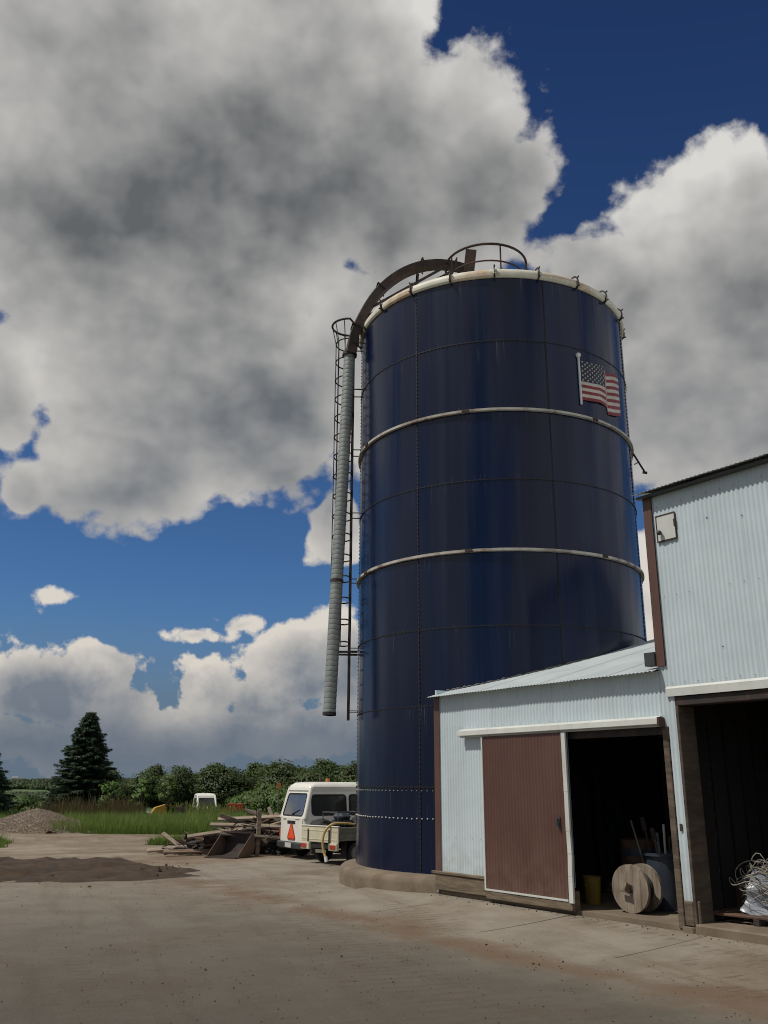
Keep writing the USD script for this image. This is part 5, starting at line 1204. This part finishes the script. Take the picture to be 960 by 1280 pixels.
# grasses: clumps scattered by a point instancer
def clump(path, n, h, spread, width, seed, mat, lean=.35, heads=None):
    rng = np.random.default_rng(seed); V, F = [], []
    for i in range(n):
        a = rng.uniform(0, 6.28); r = spread * math.sqrt(rng.random()); b = np.array([r * math.cos(a), r * math.sin(a), -.03]); hh = h * rng.uniform(.55, 1.15)
        d = np.array([math.cos(a + rng.normal(0, .8)), math.sin(a + rng.normal(0, .8)), 0]) * hh * lean * rng.uniform(.3, 1.3); w = np.array([-d[1], d[0], 0]); w = w / (np.linalg.norm(w) + 1e-9) * width * rng.uniform(.6, 1.2)
        m_ = b + d * .35 + [0, 0, hh * .6]; t_ = b + d + [0, 0, hh]; k = len(V) * 1
        V += [b - w, b + w, m_ + w * .8, m_ - w * .8, t_]; F += [[k, k + 1, k + 2], [k, k + 2, k + 3], [k + 3, k + 2, k + 4]]
        if heads:
            k = len(V); V += [t_ - w * heads - [0, 0, .10 * h], t_ + w * heads - [0, 0, .04 * h], t_ + [0, 0, .12 * h] + w * .3, t_ - w * heads * .6 + [0, 0, .05 * h]]; F += [[k, k + 1, k + 2], [k, k + 2, k + 3]]
    return usdkit.mesh(stage, path, (np.array(V), np.array(F)), mat)
def scatter(name, protos_, pts, smin, smax, seed, label, cat='grass'):
    pi = UsdGeom.PointInstancer.Define(stage, numbered('/World', name)); base = pi.GetPath().AppendChild('kinds'); UsdGeom.Scope.Define(stage, base)
    for i, args in enumerate(protos_): pi.CreatePrototypesRel().AddTarget(clump(f'{base}/clump_{"abcdef"[i]}', *args).GetPath())
    rng = np.random.default_rng(seed); n = len(pts)
    pi.CreateProtoIndicesAttr(Vt.IntArray.FromNumpy(rng.integers(0, len(protos_), n).astype(np.int32)))
    pi.CreatePositionsAttr(Vt.Vec3fArray.FromNumpy(np.asarray(pts, np.float32)))
    an = rng.uniform(0, 2 * PI, n) / 2
    pi.CreateOrientationsAttr(Vt.QuathArray([Gf.Quath(float(math.cos(q)), 0, 0, float(math.sin(q))) for q in an]))
    s = rng.uniform(smin, smax, n).astype(np.float32); pi.CreateScalesAttr(Vt.Vec3fArray.FromNumpy(np.c_[s, s, s * rng.uniform(.8, 1.25, n)].astype(np.float32)))
    return tag(pi, label, cat, kind='stuff')
def inpoly(poly, n, seed):
    import shapely
    rng = np.random.default_rng(seed); x0, y0, x1, y1 = poly.bounds; out = np.zeros((0, 2))
    while len(out) < n:
        q = np.c_[rng.uniform(x0, x1, 4 * n), rng.uniform(y0, y1, 4 * n)]; out = np.vstack([out, q[shapely.contains_xy(poly, q[:, 0], q[:, 1])]])
    q = out[:n]; return np.c_[q, terrain(q[:, 0], q[:, 1])]
bank = sg.Polygon([(-13.0, 36.3), (-9.4, 36.0), (-7.4, 35.5), (-2.2, 37.8), (4, 41.5), (6, 70), (-4, 82), (-32, 84), (-30, 60), (-22, 44), (-17, 40.5), (-15.2, 40.6)])
near = bank.intersection(sg.box(-40, 30, 10, 50)); mid = bank.intersection(sg.box(-40, 50, 10, 90)).difference(sg.Polygon([(-13.9, 66.8), (-11.4, 66.8), (-9.6, 54), (-11.2, 54)]))
G = lambda h, s: [(26, h, .22, .010, s, M['blade']), (26, h * .8, .26, .012, s + 1, M['blade']), (20, h * 1.15, .20, .009, s + 2, M['blade'])]
scatter('tall_grass', G(.55, 1), inpoly(near, 5200, 1), .7, 1.25, 3, 'tall green grass covering the bank beyond the drive')
scatter('tall_grass', [(34, .38, .45, .018, 11, M['blade']), (34, .32, .5, .02, 12, M['blade'])], inpoly(mid, 4600, 2), .7, 1.3, 4, 'long green grass round the far van')
scatter('verge_grass', G(.22, 21), np.vstack([inpoly(grass_left.buffer(-.1), 1500, 5), inpoly(grass_wedge.buffer(-.1), 700, 6)]), .7, 1.3, 5, 'green grass patches beside the gravel heap and the drive')
scatter('dry_grass', [(16, 1.05, .22, .008, 31, M['dry'], .25, 2.2), (14, .9, .2, .008, 32, M['dry'], .25, 2.2)], inpoly(sg.Polygon([(-17.6, 47), (-13.4, 46.5), (-12.4, 49), (-14, 52), (-18, 52)]), 420, 7), .7, 1.2, 6, 'reddish dry grass at the foot of the spruce')
scatter('pale_weeds', [(14, .95, .25, .012, 41, M['seed'], .2, 2.5)], inpoly(sg.Polygon([(-13.2, 60), (-11.2, 58), (-9.5, 62), (-12, 64.2), (-14.2, 64)]), 130, 8), .7, 1.15, 7, 'pale flowering weeds round the far van')
# woods far down the valley: too far to tell tree from tree
def far_clump(path, seed):
    rng = np.random.default_rng(seed); ms = []
    for i in range(7):
        ic = trimesh.creation.icosphere(1, 1.0); v = np.array(ic.vertices); v = v * (1 + .5 * (meshkit.noise(v * 2.3 + i * 3, seed) - .5))[:, None]
        ms.append((v * [rng.uniform(2, 3.4), rng.uniform(2, 3.4), rng.uniform(2.5, 4)] + [rng.uniform(-4, 4), rng.uniform(-4, 4), rng.uniform(2.4, 4.6)], np.array(ic.faces)))
    return usdkit.mesh(stage, path, cat_(*ms), M['leaf'])
pi = UsdGeom.PointInstancer.Define(stage, numbered('/World', 'far_woods')); base = pi.GetPath().AppendChild('kinds'); UsdGeom.Scope.Define(stage, base)
for i in range(3): pi.CreatePrototypesRel().AddTarget(far_clump(f'{base}/tree_mass_{"abc"[i]}', 5 + i).GetPath())
rng = np.random.default_rng(9); pts = []
for y0, dep, x0, x1, n in ((600, 60, -330, -170, 260), (640, 90, -170, 60, 260), (980, 160, -560, 60, 900), (1340, 120, -760, -420, 700), (1900, 900, -1500, 900, 2600), (3000, 400, -1700, 1700, 1500)):
    for _ in range(n): x, y = rng.uniform(x0, x1), y0 + rng.uniform(0, dep); pts.append((x, y, terrain(x, y) - 1.0))
pts = np.array(pts); n = len(pts)
pi.CreateProtoIndicesAttr(Vt.IntArray.FromNumpy(rng.integers(0, 3, n).astype(np.int32))); pi.CreatePositionsAttr(Vt.Vec3fArray.FromNumpy(pts.astype(np.float32)))
s = rng.uniform(.7, 1.25, n); s[pts[:, 1] > 1800] *= 1.5; s = s.astype(np.float32); pi.CreateScalesAttr(Vt.Vec3fArray.FromNumpy(np.c_[s, s, s]))
an = rng.uniform(0, PI, n); pi.CreateOrientationsAttr(Vt.QuathArray([Gf.Quath(float(math.cos(q)), 0, 0, float(math.sin(q))) for q in an]))
tag(pi, 'dark woods far down the valley', 'woods', kind='stuff')
fm = thing('farm_building', 'tiny white farm buildings far off on the left horizon', 'farm', (-1030, 2600, gz(-1030, 2600)), .2)
part(fm, 'barn_body', box((-12, -5, 0), (4, 5, 15)), M['trim']); part(fm, 'roof', hull([(-12.5, -5.5, 15), (4.5, -5.5, 15), (-12.5, 5.5, 15), (4.5, 5.5, 15), (-12.5, 0, 18), (4.5, 0, 18)]), M['galv'])
part(fm, 'lean_to', box((6, -3, 0), (12, 3, 14)), M['trim'])
